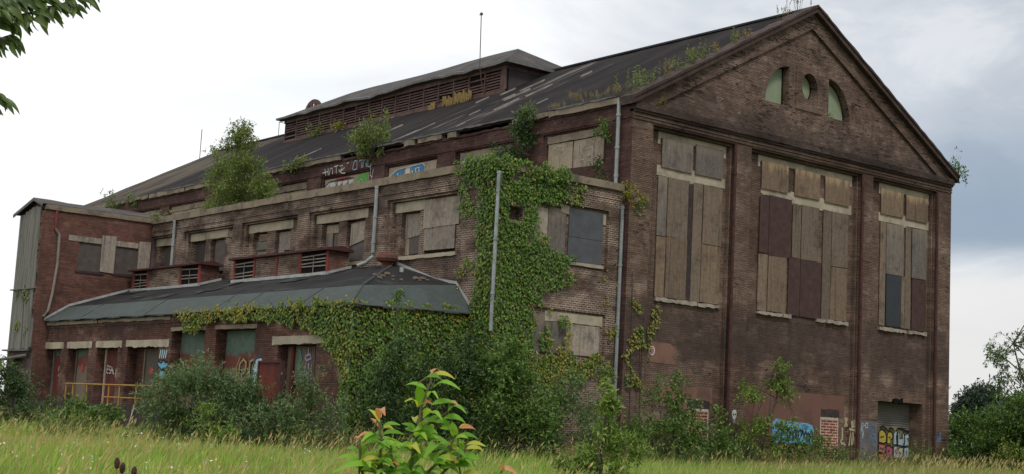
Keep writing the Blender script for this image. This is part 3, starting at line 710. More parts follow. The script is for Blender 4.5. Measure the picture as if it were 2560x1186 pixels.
for s in ([(5.2, 12.95), (5.2, 13.7), (4.9, 13.85), (4.5, 13.8)],): ribbon(mb, FS, s, .05, .135)
mb.build('graffiti_tag', CREAM, hall); mb = MB()
for s in ([(3.5, 13.75), (3.5, 13.05), (3.1, 13.05)], [(3.0, 13.5), (2.6, 13.55), (2.55, 13.25), (2.9, 13.2), (2.95, 12.95), (2.5, 12.95)], [(2.3, 13.8), (2.1, 13.1)]): ribbon(mb, FS, s, .05, .135)
mb.build('graffiti_tag', paint('faded_white', (.45, .40, .33)), hall)

# eaves coping in broken lengths over a ragged brick top
mb = MB()
rough_bar(mb, FS, .45, LEN, 15.08, 15.20, -.06, .2, .03, .03, .35, seed=4)
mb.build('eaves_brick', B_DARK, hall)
cope_runs = [(.5, 5.3), (5.35, 7.9), (12.2, 12.9), (13.4, 15.4), (15.7, 16.6), (20.3, 21.0), (22.6, 26.9), (27.2, 31.4), (32, 35.5), (36, 41), (41.2, 46.4), (46.6, 52), (52.2, 59.8)]
mb = MB()
for k, (a, b) in enumerate(cope_runs): rough_bar(mb, FS, a, b, 15.14+.03*(k % 2), 15.42, -.16, .1, .03, .025, .4, seed=k, chip=.05)
mb.build_each('eaves_coping', COPE, hall)
mb = MB()  # torn felt edge lying over the eaves
for k, (a, b) in enumerate([(1, 5.2), (7.8, 15.8), (16.8, 24.3), (24.5, 33), (33.4, 44)]): rough_bar(mb, FS, a, b, 15.43, 15.50, -.20, .3, .03, .02, .35, seed=k+40)
mb.build_each('torn_felt_edge', TRIM, hall)

# roof slopes, gently sagging
def slope(mb, side):
    ny, nx = 60, 8; r = np.random.default_rng(3+side); sag = r.normal(0, .016, (ny+1, nx+1))
    for j in (0, nx): sag[:, j] *= .5
    def P(i, j):
        y = .35+(LEN+.3-.35)*i/ny; x = -.12+(APX+.12)*j/nx; z = EAVE+.06+SL*max(x, 0)-.06*(x/APX)+sag[i, j]
        return (x if not side else W-x, y, z)
    for i in range(ny):
        for j in range(nx): mb.face([P(i, j), P(i+1, j), P(i+1, j+1), P(i, j+1)])
    for i in range(ny):
        a, b = P(i, 0), P(i+1, 0); mb.face([a, b, (b[0], b[1], b[2]-.1), (a[0], a[1], a[2]-.1)])
    for j in range(nx):
        a, b = P(ny, j), P(ny, j+1); mb.face([a, b, (b[0], b[1], b[2]-.3), (a[0], a[1], a[2]-.3)])
mb = MB(); slope(mb, 0); slope(mb, 1); mb.build('roof', ROOF, hall)
mb = MB(); mb.box(APX-.22, APX+.22, .5, 18.9, RIDGE-.05, RIDGE+.05); mb.box(APX-.22, APX+.22, 43.8, LEN+.2, RIDGE-.05, RIDGE+.05); mb.build_each('ridge_capping', FELT_D, hall)
mb = MB()
r = random.Random(3)
for k in range(17):   # bare battens and slipped laps
    y = r.choice([r.uniform(1.5, 20), r.uniform(9, 20), r.uniform(15, 40)]); x = r.uniform(.4, 7.2); L = r.uniform(.3, 1.9); w = r.uniform(.02, .06)
    z = lambda q: EAVE+.10+SL*q
    mb.face([(x, y-w, z(x)), (x+L, y-w, z(x+L)), (x+L, y+w, z(x+L)), (x, y+w, z(x))])
    for sg in (-1, 1): mb.face([(x, y+sg*w, z(x)), (x+L, y+sg*w, z(x+L)), (x+L, y+sg*w, z(x+L)-.09), (x, y+sg*w, z(x)-.09)])
mb.build_each('roof_batten', worn('bare_batten', (.30, .28, .25), (.19, .175, .16), 2), hall)

# louvred lantern along the ridge
LX0, LX1, LY0, LY1 = 8.2, W-8.2, 19.1, 43.6
mb = MB()
zb = lambda x: EAVE+SL*min(x, W-x)-.1
mb.face([(LX0, LY0, zb(LX0)), (LX0, LY1, zb(LX0)), (LX0, LY1, 21.5), (LX0, LY0, 21.5)])
mb.face([(LX1, LY0, zb(LX1)), (LX1, LY1, zb(LX1)), (LX1, LY1, 21.5), (LX1, LY0, 21.5)])
for y in (LY0, LY1): mb.face([(LX0, y, zb(LX0)), (APX, y, zb(APX)), (LX1, y, zb(LX1)), (LX1, y, 21.6), (LX0, y, 21.6)])
lan = mb.build('roof_lantern', VOID, hall)
FL = FX(LX0)
npan = 16; pw = (LY1-LY0-.5)/npan
for k in range(npan):
    a = LY0+.35+k*pw; r = random.Random(k); mb = MB()
    mb.fbox(FL, a, a+.10, 20.0, 21.42, -.09, -.003)
    for q in range(7):
        z = 20.13+q*.165; jl = r.uniform(-.02, .02); miss = r.random() < .07
        if miss: continue
        p = [FL(a+.12, z+jl, -.075), FL(a+pw-.02, z-jl, -.075), FL(a+pw-.02, z+.085-jl, -.02), FL(a+.12, z+.085+jl, -.02)]
        mb.face(p); mb.face([p[0], p[1], FL(a+pw-.02, z-jl-.025, -.075), FL(a+.12, z+jl-.025, -.075)])
    mb.build('louvre_panel', LOUV, lan)
mb = MB(); mb.fbox(FL, LY0-.02, LY1, 21.28, 21.56, -.13, -.001); mb.fbox(FL, LY0-.02, LY1, 19.9, 20.08, -.12, -.001)
mb.fbox(FL, LY0-.02, LY0+.33, 20.0, 21.3, -.11, -.001)
mb.fbox(FY(LY0), LX0-.1, LX1+.1, 21.28, 21.56, -.10, -.001); mb.build('lantern_frame', LOUV, lan)
mb = MB(); mb.prism(FY(LY0), [(LX0+.12, zb(LX0)+.12), (APX, zb(APX)+.05), (LX1, zb(LX1)+.12), (LX1, 21.28), (LX0+.12, 21.28)], -.06, -.001); mb.build('end_panel', worn('end_sheet', (.075, .058, .058), (.055, .045, .046), 1.5), lan)
mb = MB()
ex0, ex1, ey0, ey1, ez = 7.72, W-7.72, 18.55, 44.1, 21.62
n = 26; r = np.random.default_rng(8); wob = r.normal(0, .05, n+1); wob[12:16] -= .12
h0, h1 = (APX, 22.2, 23.62), (APX, 40.6, 23.62)
def eav(k): return (ex0, ey0+(ey1-ey0)*k/n, ez+wob[k]*(.0 if k in (0, n) else 1))
def rid(k): t = k/n; return (APX, h0[1]+(h1[1]-h0[1])*t, 23.62+(.04*math.sin(t*9)))
for k in range(n):
    mb.face([eav(k), eav(k+1), rid(k+1), rid(k)])
    q = lambda p: (W-p[0], p[1], ez if p[0] < APX else p[2])
    mb.face([q(eav(k)), q(eav(k+1)), rid(k+1), rid(k)])
mb.face([(ex0, ey0, ez), rid(0), (ex1, ey0, ez)]); mb.face([(ex0, ey1, ez), rid(n), (ex1, ey1, ez)])
mb.build('lantern_roof', worn('lantern_felt', (.075, .068, .062), (.048, .044, .042), .8, dirt=(.15, .13, .105), damt=.4, bump=.3), lan)
mb = MB()
for k in range(n):
    a, b = eav(k), eav(k+1)
    for (o0, o1, z0, z1) in ((-.05, .02, -.10, .035),):
        mb.face([(a[0]+o0, a[1], a[2]+z0), (b[0]+o0, b[1], b[2]+z0), (b[0]+o0, b[1], b[2]+z1), (a[0]+o0, a[1], a[2]+z1)])
        mb.face([(a[0]+o0, a[1], a[2]+z1), (b[0]+o0, b[1], b[2]+z1), (b[0]+.25, b[1], b[2]+z1+.12), (a[0]+.25, a[1], a[2]+z1+.12)])
        mb.face([(a[0]+o0, a[1], a[2]+z0), (b[0]+o0, b[1], b[2]+z0), (b[0]+.5, b[1], b[2]+z0), (a[0]+.5, a[1], a[2]+z0)])
mb.box(ex0-.05, ex1+.05, ey0-.06, ey0-.001, ez-.11, ez+.05)
mb.face([(ex0, ey0, ez-.1), (ex1, ey0, ez-.1), (ex1, LY0, ez-.1), (ex0, LY0, ez-.1)])
mb.build('fascia', TRIM, lan)
mb = MB()   # half wheel standing on the lantern's far end
FA = FX(9.9); ring = [(42.9+1.15*math.cos(a), 22.25+1.0*math.sin(a)) for a in [math.pi*k/20 for k in range(21)]]
rin = [(42.9+.86*math.cos(a), 22.25+.72*math.sin(a)) for a in [math.pi*k/20 for k in range(20, -1, -1)]]
mb.prism(FA, ring+rin, -.06, .06)
for a in (.6, 1.25, 1.9, 2.5): mb.fbox(FA, 42.9+.75*math.cos(a)-.12, 42.9+.75*math.cos(a)+.12, 22.25, 22.25+.75*math.sin(a), -.05, .05)
mb.build('half_wheel', LOUV, lan)
mb = MB(); mb.tube([(8.0, 20.95, 20.0), (7.66, 20.95, 21.6), (7.6, 21.0, 24.65)], .028, 6); mb.box(7.54, 7.66, 20.92, 21.06, 24.6, 24.74); mb.tube([(7.6, 21.0, 24.62), (7.6, 21.22, 24.66)], .015, 5); mb.build('lightning_rod', LOUV, hall)
mb = MB(); mb.tube([(9.95, LEN-.05, 20.9), (9.95, LEN-.05, 23.3)], .03, 6); mb.build('lightning_rod', LOUV, hall)
mb = MB()
for p in ((9.3, 45.6), (9.3, 46.5), (10.1, 45.6), (10.1, 46.5)): mb.tube([(p[0], p[1], 20.6), (p[0], p[1], 22.0)], .025, 5)
mb.tube([(9.3, 45.6, 22.0), (9.3, 46.5, 22.0), (10.1, 46.5, 22.0), (10.1, 45.6, 22.0), (9.3, 45.6, 22.0)], .025, 5); mb.build('roof_guard_rail', LOUV, hall)
mb = MB(); mb.tube([(-.16, .72, 15.3), (-.16, .72, 13), (-.17, .71, 11.6)], .085, 8)
for z in (14.6, 13.2, 12.0): mb.tube([(-.16, .72, z), (-.16, .72, z+.1)], .11, 8)
mb.build('downpipe', GALV, hall)
for px_ in (6.37, 15.47, 21.58):
    mb = MB(); mb.tube([(px_, .02, 14.36), (px_, .02, 0)], .075, 8)
    for z in (13.0, 10.2, 7.4, 4.6, 1.8): mb.tube([(px_, .02, z), (px_, .02, z+.1)], .095, 8)
    mb.build('downpipe', RUSTPIPE, hall)

# ================================================================== SIDE ANNEX
AX = -6.74; AY = .40
annex = empty('flat_roofed_annex', (-3.4, 17, 0), 'flat-roofed brown brick annex with pale lintels along the long side of the gabled hall', 'annex')
FA_, FE = FX(AX), FY(AY)
bays = [(2.5, 7.92), (8.75, 14.35), (15.33, 20.76), (21.6, 27.1), (28.0, 33.4)]
# per bay two window openings
wins = [[(3.3, 5.45), (5.85, 7.2)], [(10.05, 11.5), (12.2, 13.65)], [(16.45, 17.9), (18.7, 20.05)], [(22.98, 24.55), (25.15, 26.75)], [(29.1, 30.6), (31.2, 32.7)]]
mb = MB(); rects = []
for a, b in bays: rects += [(a, b, 7.0, 10.72, .12), (a+.25, b-.25, 7.0, 10.62, .33)]
for pr in wins:
    for a, b in pr: rects += [(a, b, 8.28, 10.17, .58)]
rects += [(AY, 40, 10.95, 11.02, -.03)]
hfield(mb, FA_, AY, 36, 0, 11.40, rects); mb.build('front_wall', B_ANNEX, annex)
mb = MB(); rects = [(-5.05, -.75, 7.9, 10.44, .16), (-4.6, -.7, 4.3, 6.15, .12), (-6.1, -5.35, 9.4, 9.95, .4), (AX, 0, 10.95, 11.02, -.03)]
hfield(mb, FE, AX, 0, 0, 11.40, rects); mb.build('end_wall', B_ANNEX, annex)
mb = MB(); mb.box(AX+.1, -.05, AY+.1, 36, 11.2, 11.32); mb.build('flat_roof', FELT_D, annex)
mb = MB(); k = 0
y = AY-.12
while y < 36:
    y2 = min(y+rnd.uniform(2.2, 3.4), 36); rough_bar(mb, FA_, y, y2-.015, 11.39, 11.72+rnd.uniform(-.015, .015), -.12+rnd.uniform(-.01, .01), .34, .012, .014, .5, seed=k, chip=.02); y = y2; k += 1
x = AX+.35
while x < -.05:
    x2 = min(x+2.2, -.03); rough_bar(mb, FE, x, x2-.015, 11.36, 11.66, -.12, .3, .012, .014, .5, seed=k); x = x2; k += 1
mb.build_each('parapet_coping', COPE, annex)
def awin(a, b, panels, z0=8.28, z1=10.16):
    mb = MB(); mb.fbox(FA_, a+.01, b-.01, z0, z1, .585, .61); wn = mb.build('window', VOID, annex)
    for (u0, u1, za, zb, d, m, sk) in panels:
        mb = MB(); mb.fbox(FA_, u0, u1, za, zb, d, d+.035, 0, sk); mb.build('board', m, wn)
    return wn
Z4 = (0, 0, 0, 0)
awin(3.3, 5.45, [(3.05, 5.52, 9.34, 10.56, .26, BRD_S, (.05, .02, -.02, .0)), (3.32, 5.44, 8.42, 9.40, .285, BRD_S, (.0, .02, 0, 0)), ])
awin(5.85, 7.2, [(5.9, 7.15, 9.12, 10.08, .50, BRD_S, (.06, -.06, -.02, .05)), (5.95, 6.8, 8.4, 9.14, .53, PAN_B, Z4), (6.84, 7.12, 8.36, 9.2, .52, BRD_C, (0, 0, 0, .1))])
awin(10.05, 11.5, [(10.15, 11.38, 9.12, 10.06, .46, BRD_S, (.14, -.10, .02, -.03)), (10.32, 11.42, 8.36, 9.2, .51, PAN_B, Z4), (10.06, 10.26, 8.3, 9.2, .50, BRD_C, Z4)])
awin(12.2, 13.65, [(12.25, 13.55, 9.72, 10.1, .53, BRD_C, Z4), (12.95, 13.55, 8.3, 9.75, .52, BRD_G, Z4), (12.26, 12.86, 8.3, 9.66, .55, PAN_B, Z4)])
awin(16.45, 17.9, [(16.55, 17.82, 9.2, 10.08, .50, BRD_S, Z4), (16.55, 17.2, 8.3, 9.12, .53, PAN_B, Z4), (17.28, 17.84, 8.3, 9.2, .51, BRD_C, Z4)])
awin(18.7, 20.05, [(18.75, 19.85, 9.78, 10.12, .52, BRD_W, Z4), (18.72, 19.98, 9.34, 9.74, .49, worn('faded_green_board', (.16, .165, .12), (.12, .125, .095), 2), Z4), (18.76, 19.9, 8.3, 9.25, .54, BRD_G, Z4)])
awin(22.98, 24.55, [(23.1, 24.2, 8.5, 10.05, .42, PAN_B, (-.04, .10, .06, -.10))])
awin(25.15, 26.75, [(25.2, 26.62, 8.4, 10.12, .55, PAN_D, Z4)])
awin(29.1, 30.6, [(29.3, 30.4, 8.4, 10.1, .55, PAN_B, Z4)]); awin(31.2, 32.7, [(31.3, 32.6, 8.4, 10.1, .55, PAN_D, Z4)])
for k, (a, b) in enumerate([(5.50, 7.78), (9.78, 14.2), (16.2, 20.66), (22.68, 27.05), (29.1, 33.1)]):
    mb = MB(); rough_bar(mb, FA_, a, b, 10.17, 10.60, .285, .345, .008, .006, .35, seed=k+3, chip=.05); mb.build('lintel', CONC, annex)
mb = MB(); rough_bar(mb, FA_, 3.15, 7.35, 8.12, 8.27, .22, .36, .02, .01, .3, seed=6); rough_bar(mb, FA_, 9.9, 11.6, 8.12, 8.27, .24, .36, .02, .01, .3, seed=7); mb.build_each('sill', CONC, annex)
# end wall windows
mb = MB(); mb.fbox(FE, -4.98, -2.88, 8.1, 10.3, .165, .19); we = mb.build('window', VOID, annex)
for (a, b, za, zb, d, m) in ((-4.95, -3.95, 8.3, 10.15, .11, BRD_S), (-3.92, -3.0, 8.25, 10.2, .10, BRD_G), (-3.3, -2.86, 10.05, 10.40, .08, CONC)):
    mb = MB(); mb.fbox(FE, a, b, za, zb, d, d+.04, 0, (.03, -.02, .02, -.02)); mb.build('board', m, we)
mb = MB(); mb.fbox(FE, -2.86, -.84, 8.1, 10.3, .165, .19); we = mb.build('window', VOID, annex)
mb = MB(); mb.fbox(FE, -2.82, -.97, 9.16, 10.33, .10, .14); mb.build('board', PAN_S, we)
mb = MB(); mb.fbox(FE, -2.82, -.98, 8.17, 9.145, .105, .14); mb.build('board', PAN_S, we)
mb = MB(); rough_bar(mb, FE, -2.9, -.92, 8.0, 8.14, .02, .17, .02, .012, .25, seed=3); mb.fbox(FE, -.95, -.8, 9.85, 10.3, .12, .17); mb.build('sill', CONC, we)
mb = MB(); mb.fbox(FE, -6.08, -5.37, 9.42, 9.93, .405, .43); mb.build('window', VOID, annex)
mb = MB(); mb.fbox(FE, -4.55, -.8, 4.32, 5.7, .125, .15); we = mb.build('window', VOID, annex)
mb = MB(); mb.fbox(FE, -2.75, -.92, 4.4, 5.62, .07, .12); mb.build('board', BRD_S, we)
mb = MB(); mb.fbox(FE, -4.5, -2.8, 4.4, 5.85, .08, .12); mb.build('board', BRD_G, we)
mb = MB(); rough_bar(mb, FE, -3.9, -.82, 5.66, 6.04, .06, .125, .015, .01, .3, seed=4); mb.build('lintel', CONC, we)
def pipe(root, pts, r=.075, m=GALV, rings=()):
    mb = MB(); mb.tube(pts, r, 8)
    for q in rings: mb.tube([(pts[0][0], pts[0][1], q), (pts[0][0], pts[0][1], q+.09)], r*1.3, 8)
    return mb.build('downpipe', m, root, smooth=False)
pipe(annex, [(AX-.10, 8.62, 11.4), (AX-.10, 8.62, 8.5), (AX-.14, 8.6, 8.3), (AX-.35, 8.75, 8.05), (AX-.6, 9.0, 7.9)], .085, rings=(11.3, 10, 8.9))
pipe(annex, [(AX-.10, 28.1, 11.4), (AX-.10, 28.1, 8.0)], .085, rings=(11.3, 10))
pipe(annex, [(AX-.06, AY-.20, 11.2), (AX-.06, AY-.20, 5.0)], .075, worn('bright_zinc', (.31, .34, .34), (.20, .22, .22), 2, rough=.45, met=.3), rings=(11.1, 8.5, 6.4))
pipe(annex, [(-.12, AY-.12, 10.75), (-.12, AY-.12, .8)], .08, rings=(10.6, 8.2, 5.6))

# ================================================================== LOW WING
WX, WY = -12.15, 1.65
wing = empty('low_brick_wing', (-9.5, 16, 0), 'single-storey brick wing with grey-green mansard roof and a row of old doors', 'building')
FW, FWE = FX(WX), FY(WY)
ops = [(28.9, 30.92, 1.2, 4.16), (25.35, 27.95, 1.2, 4.16), (21.9, 24.35, 1.2, 4.16), (17.5, 20.85, 1.2, 4.16), (13.12, 16.3, 1.2, 4.82), (8.72, 12.1, 1.2, 4.82), (3.95, 6.85, 1.2, 4.15)]
mb = MB(); rects = [(a, b, za, zb, .5) for a, b, za, zb in ops] + [(WY, 31, 5.2, 5.28, -.03)]
hfield(mb, FW, WY, 31, 0, 5.62, rects); mb.build('front_wall', B_WING, wing)
mb = MB(); hfield(mb, FWE, WX, AX, 0, 5.62, []); mb.build('end_wall', B_WING, wing)
lts = [(28.55, 31.0), (25.0, 28.1), (21.5, 24.5), (16.5, 21.0), (3.45, 7.3)]
for k, (a, b) in enumerate(lts):
    mb = MB(); rough_bar(mb, FW, a, b, 4.13, 4.47, -.02, .1, .025, .01, .22, seed=k+2, chip=.06); mb.build('lintel', CONC, wing)
for k, (a, b) in enumerate([(13.05, 16.4), (8.6, 12.2)]):
    mb = MB(); rough_bar(mb, FW, a, b, 4.83, 5.0, -.015, .1, .02, .012, .25, seed=k+12); mb.build('lintel', COPE, wing)
mb = MB(); rough_bar(mb, FW, 24.5, 30.95, 5.34, 5.56, -.07, .05, .015, .012, .6, seed=3); rough_bar(mb, FW, 16.5, 24.4, 5.36, 5.52, -.05, .05, .03, .012, .4, seed=31); mb.build_each('eaves_course', COPE, wing)
mb = MB(); rough_bar(mb, FW, 1.4, 31, 5.50, 5.60, -.1, .2, .02, .0, .4, seed=32); mb.build('gutter_board', worn('dark_board', (.05, .042, .04), (.035, .03, .03), 2), wing)

def wdoor(a, b, panels, za=1.2, zb=4.14):
    mb = MB(); mb.fbox(FW, a+.01, b-.01, za, zb, .51, .54); dr = mb.build('door', WOODR, wing)
    for (nm, u0, u1, z0, z1, d, m) in panels:
        mb = MB(); mb.fbox(FW, u0, u1, z0, z1, d, .508); mb.build(nm, m, dr)
    return dr
d1 = wdoor(28.9, 30.92, [('leaf', 30.0, 30.65, 1.3, 3.75, .42, DOORR), ('leaf', 29.2, 29.9, 1.3, 3.75, .42, DOORR), ('frame', 30.68, 30.8, 1.2, 4.1, .38, GREYR), ('head', 28.93, 30.66, 3.78, 4.1, .44, worn('grey_head', (.13, .13, .12), (.09, .09, .085), 2))])
d2 = wdoor(25.35, 27.95, [('leaf', 25.4, 27.62, 1.3, 4.12, .43, DOORG), ('frame', 27.65, 27.8, 1.2, 4.1, .38, WOODR)])
d3 = wdoor(21.9, 24.35, [('leaf', 22.75, 24.05, 1.3, 4.05, .43, DOORR), ('frame', 24.07, 24.2, 1.2, 4.1, .38, CONC), ('frame', 22.6, 22.73, 1.2, 4.1, .40, CONC), ('panel', 21.92, 22.58, 1.3, 4.05, .44, BRD_G)])
d4 = wdoor(17.5, 20.85, [('leaf', 17.6, 19.6, 1.3, 4.1, .43, worn('peeling_brown_door', (.10, .075, .055), (.075, .085, .07), 2.2, st=(2, 2, .6), dirt=(.15, .045, .03), damt=.6)), ('frame', 19.65, 19.8, 1.2, 4.1, .38, WOODR)])
d5 = wdoor(13.12, 16.3, [('leaf', 13.2, 16.2, 1.3, 4.8, .44, DOORG), ('wicket', 13.35, 14.2, 1.3, 4.05, .40, worn('green_wicket', (.13, .19, .145), (.10, .15, .12), 2))], zb=4.8)
d6 = wdoor(8.72, 12.1, [('leaf', 8.85, 11.95, 1.3, 4.8, .44, DOORG)], zb=4.8)
d7 = wdoor(3.95, 6.85, [('leaf', 4.75, 6.2, 2.6, 4.1, .44, BRD_T), ('leaf', 4.85, 6.0, 1.3, 2.6, .43, DOORR), ('frame', 6.22, 6.4, 1.2, 4.1, .36, DOORR), ('panel', 6.42, 6.83, 1.2, 4.1, .46, WOODR), ('panel', 4.0, 4.7, 1.2, 4.1, .45, WOODR)])
def wtag(root, strokes, w, d, mats, fills=()):
    mb = MB()
    for pts, m in fills: fill(mb, FW, pts, d, m)
    for pts, m in strokes: ribbon(mb, FW, pts, w, d-.03, m)
    mb.build('graffiti_tag', mats, root)
# E S H L on the third door (u runs away to the left, so letters are laid out right to left)
E0 = 23.85
wtag(d3, [([(E0-.18, 3.28), (E0, 3.3), (E0, 2.96), (E0-.18, 2.94)], 0), ([(E0, 3.13), (E0-.15, 3.12)], 0),
          ([(E0-.44, 3.26), (E0-.25, 3.26), (E0-.25, 3.11), (E0-.42, 3.08), (E0-.42, 2.94), (E0-.26, 2.94)], 0),
          ([(E0-.5, 3.26), (E0-.5, 2.92)], 0), ([(E0-.52, 3.08), (E0-.66, 3.1)], 0), ([(E0-.68, 3.22), (E0-.68, 2.95)], 0), ([(E0-.76, 3.1), (E0-.76, 2.92), (E0-.9, 2.92)], 0)], .055, .43, [WHITE])
mb = MB(); mb.fbox(FW, 22.5, 22.74, 2.75, 3.15, .34, .39); mb.build('notice', CREAM, d3)
wtag(d2, [], .05, .43, [RED], [([(26.75, 3.0), (26.75, 3.35), (27.1, 3.37), (27.12, 3.0)], 0)])
wtag(d2, [([(26.92, 3.28), (26.92, 3.08)], 0)], .04, .40, [SALM])
wtag(d1, [([(29.8, 3.3), (29.9, 3.1), (29.75, 2.95), (29.85, 2.75)], 0)], .05, .42, [WHITE])
wtag(d4, [], .05, .43, [RED], [([(18.9, 2.9), (18.85, 3.2), (19.2, 3.3), (19.25, 2.95)], 0)])
mb = MB()   # blue figure between the doors
for k in range(4): ribbon(mb, FW, [(17.35-k*.2, 3.62), (17.25-k*.2, 4.0)], .10, 0, 2)
fill(mb, FW, [(17.45, 3.55), (17.5, 4.05), (16.42, 4.05), (16.45, 3.55)], .012, 1)
fill(mb, FW, blob(16.95, 3.32, .45, .2, 14, .15, 2), 0, 0); fill(mb, FW, blob(16.95, 2.9, .32, .16, 14, .2, 5), 0, 0)
ribbon(mb, FW, [(17.4, 3.5), (17.1, 3.42), (16.9, 3.55), (16.6, 3.42), (16.45, 3.5)], .08, -.02, 1)
ribbon(mb, FW, [(17.2, 3.2), (17.0, 3.1), (16.7, 3.2)], .08, -.02, 1)
mb.build('graffiti_piece', [SKYB, BLACK, PALEB], wing)
mb = MB()   # orange outlined piece on the second big door
for pts in ([(10.6, 3.0), (10.6, 3.4), (10.3, 3.6), (10.05, 3.45), (10.1, 3.1), (10.35, 2.95), (10.35, 2.5)], [(9.7, 2.45), (9.75, 3.5), (9.45, 3.6), (9.2, 3.35), (9.5, 3.1), (9.15, 2.9), (9.2, 2.5), (9.6, 2.4)]):
    ribbon(mb, FW, pts, .20, .44, 1); ribbon(mb, FW, pts, .12, .42, 0)
ribbon(mb, FW, [(10.75, 2.4), (10.85, 3.3), (10.6, 3.7)], .06, .43, 0); ribbon(mb, FW, [(9.05, 2.6), (8.95, 3.3), (9.1, 3.75)], .06, .43, 2)
mb.build('graffiti_piece', [paint('paint_sand', (.42, .30, .13)), BLACK, SALM], d6)
mb = MB()   # silver-blue blot on the pier
fill(mb, FW, [(8.68, 2.55), (8.66, 3.2), (8.5, 3.55), (8.1, 3.62), (7.95, 3.5), (7.9, 2.6), (8.3, 2.45)], 0, 0)
ribbon(mb, FW, [(8.69, 2.5), (8.69, 3.25), (8.5, 3.62), (8.1, 3.7)], .08, -.02, 1)
mb.build('graffiti_blot', [PALEB, DKBLUE], wing)
mb = MB()   # lilac tag and green scrawl on the right door
ribbon(mb, FW, [(5.95, 4.0), (5.75, 3.6), (5.95, 3.3), (5.65, 3.0), (5.9, 2.8)], .22, .44, 1)
for pts in ([(5.2, 4.05), (5.2, 3.75)], [(5.4, 3.72), (5.05, 3.78), (4.95, 3.62), (5.3, 3.55), (5.42, 3.68)], [(5.42, 2.75), (5.35, 3.4), (5.2, 3.0)], [(5.12, 3.42), (5.08, 2.75), (4.9, 3.4), (4.86, 2.8)]):
    ribbon(mb, FW, pts, .085, .43, 0)
mb.build('graffiti_tag', [LILAC, TEAL], d7)
mb = MB(); mb.box(WX-1.3, WX-.02, 12.5, 30.7, 0, 1.45); mb.build('loading_platform', B_SOOT, wing)

# mansard roof
def sheet(mb, A, B, C, D_, nu, nv, amp, seed, m=0):
    """bilinear patch A-B (bottom) D-C (top) with slight buckling"""
    A, B, C, D_ = map(Vector, (A, B, C, D_)); r = np.random.default_rng(seed)
    nz = r.normal(0, amp, (nu+1, nv+1)); nrm = (B-A).cross(D_-A).normalized()
    nz[0, :] = nz[-1, :] = 0; nz[:, 0] *= .4; nz[:, -1] = 0
    P = [[(A.lerp(B, i/nu)).lerp(D_.lerp(C, i/nu), j/nv) + nrm*nz[i, j] for j in range(nv+1)] for i in range(nu+1)]
    for i in range(nu):
        for j in range(nv): mb.face([P[i][j], P[i+1][j], P[i+1][j+1], P[i][j+1]], m)
    return [P[i][0] for i in range(nu+1)]
eC, eL = (-12.36, 1.42, 5.58), (-12.36, 30.97, 5.60)
bC, bL = (-11.12, 2.62, 6.43), (-11.12, 30.97, 6.43)
tC, tL = (AX, 7.1, 7.93), (AX, 30.97, 7.93)
eR, bR = (AX, 1.42, 5.72), (AX, 2.62, 6.86)
mb = MB(); e1 = sheet(mb, eC, eL, bL, bC, 44, 3, .018, 2); e2 = sheet(mb, eR, eC, bC, bR, 8, 3, .018, 3)
for e in (e1, e2):
    for k in range(len(e)-1):
        dz = .05+.03*math.sin(k*1.7); mb.face([e[k], e[k+1], e[k+1]-Vector((0, 0, dz)), e[k]-Vector((0, 0, dz))])
mb.build('roof_skirt', FELT_G, wing)
mb = MB(); sheet(mb, bC, bL, tL, tC, 40, 8, .016, 4); sheet(mb, bR, bC, tC, tC, 8, 6, .012, 5); mb.build('roof', worn('wing_roof_felt', (.030, .028, .029), (.020, .019, .020), .6, st=(1, .5, 1), dirt=(.065, .07, .065), damt=.45, fine=.2, rough=.9, bump=.3, spec=.12), wing)
mb = MB()
mb.tube([Vector(bC)+Vector((0, .0, .02)), Vector(tC)+Vector((0, 0, .02))], .05, 5)
mb.tube([Vector(eC), Vector(bC)+Vector((0, 0, .0))], .04, 5)
for y in (5.3, 9.9, 12.2, 18.9, 26.4):
    lap = [Vector((-12.36, y, 5.605)), Vector((-11.12, y+rnd.uniform(-.05, .3), 6.455))]
    mb.tube([lap[0], lap[0].lerp(lap[1], .5)+Vector((0, rnd.uniform(-.03, .03), .006)), lap[1]], .013, 4)
mb.build_each('hip_strip', FELT_G, wing)
mb = MB(); r = random.Random(21)
for q in range(9):   # patches of newer and torn felt on the shallow slope
    y = r.uniform(7.5, 29); t = r.uniform(.1, .62); w_, h_ = r.uniform(.6, 2.2), r.uniform(.08, .3)
    P = lambda a, b: (-11.12+(AX+11.12)*b, a, 6.43+1.5*b+.035)
    mb.face([P(y, t), P(y+w_, t+r.uniform(-.02, .02)), P(y+w_+r.uniform(-.1, .3), t+h_), P(y+r.uniform(-.1, .3), t+h_)])
mb.build_each('felt_patch', worn('patched_felt', (.055, .062, .058), (.030, .030, .030), 1.4, dirt=(.085, .085, .075), damt=.5, rough=.9, spec=.1), wing)
mb = MB()
FWL = FX(AX); prof = [(1.65, 5.96), (2.62, 6.90), (4.0, 7.08), (7.0, 7.93)]
for (a, za), (b, zb) in zip(prof[:-1], prof[1:]): mb.prism(FWL, [(a, za), (b, zb), (b, zb+.12), (a, za+.12)], -.035, -.003)
FTW = FY(31.0)
for (a, za), (b, zb) in (((-12.38, 5.62), (-11.1, 6.46)), ((-11.1, 6.46), (AX, 7.97))): mb.prism(FTW, [(a, za), (b, zb), (b, zb+.13), (a, za+.13)], -.045, -.003)
mb.build_each('flashing', FLASH, wing)

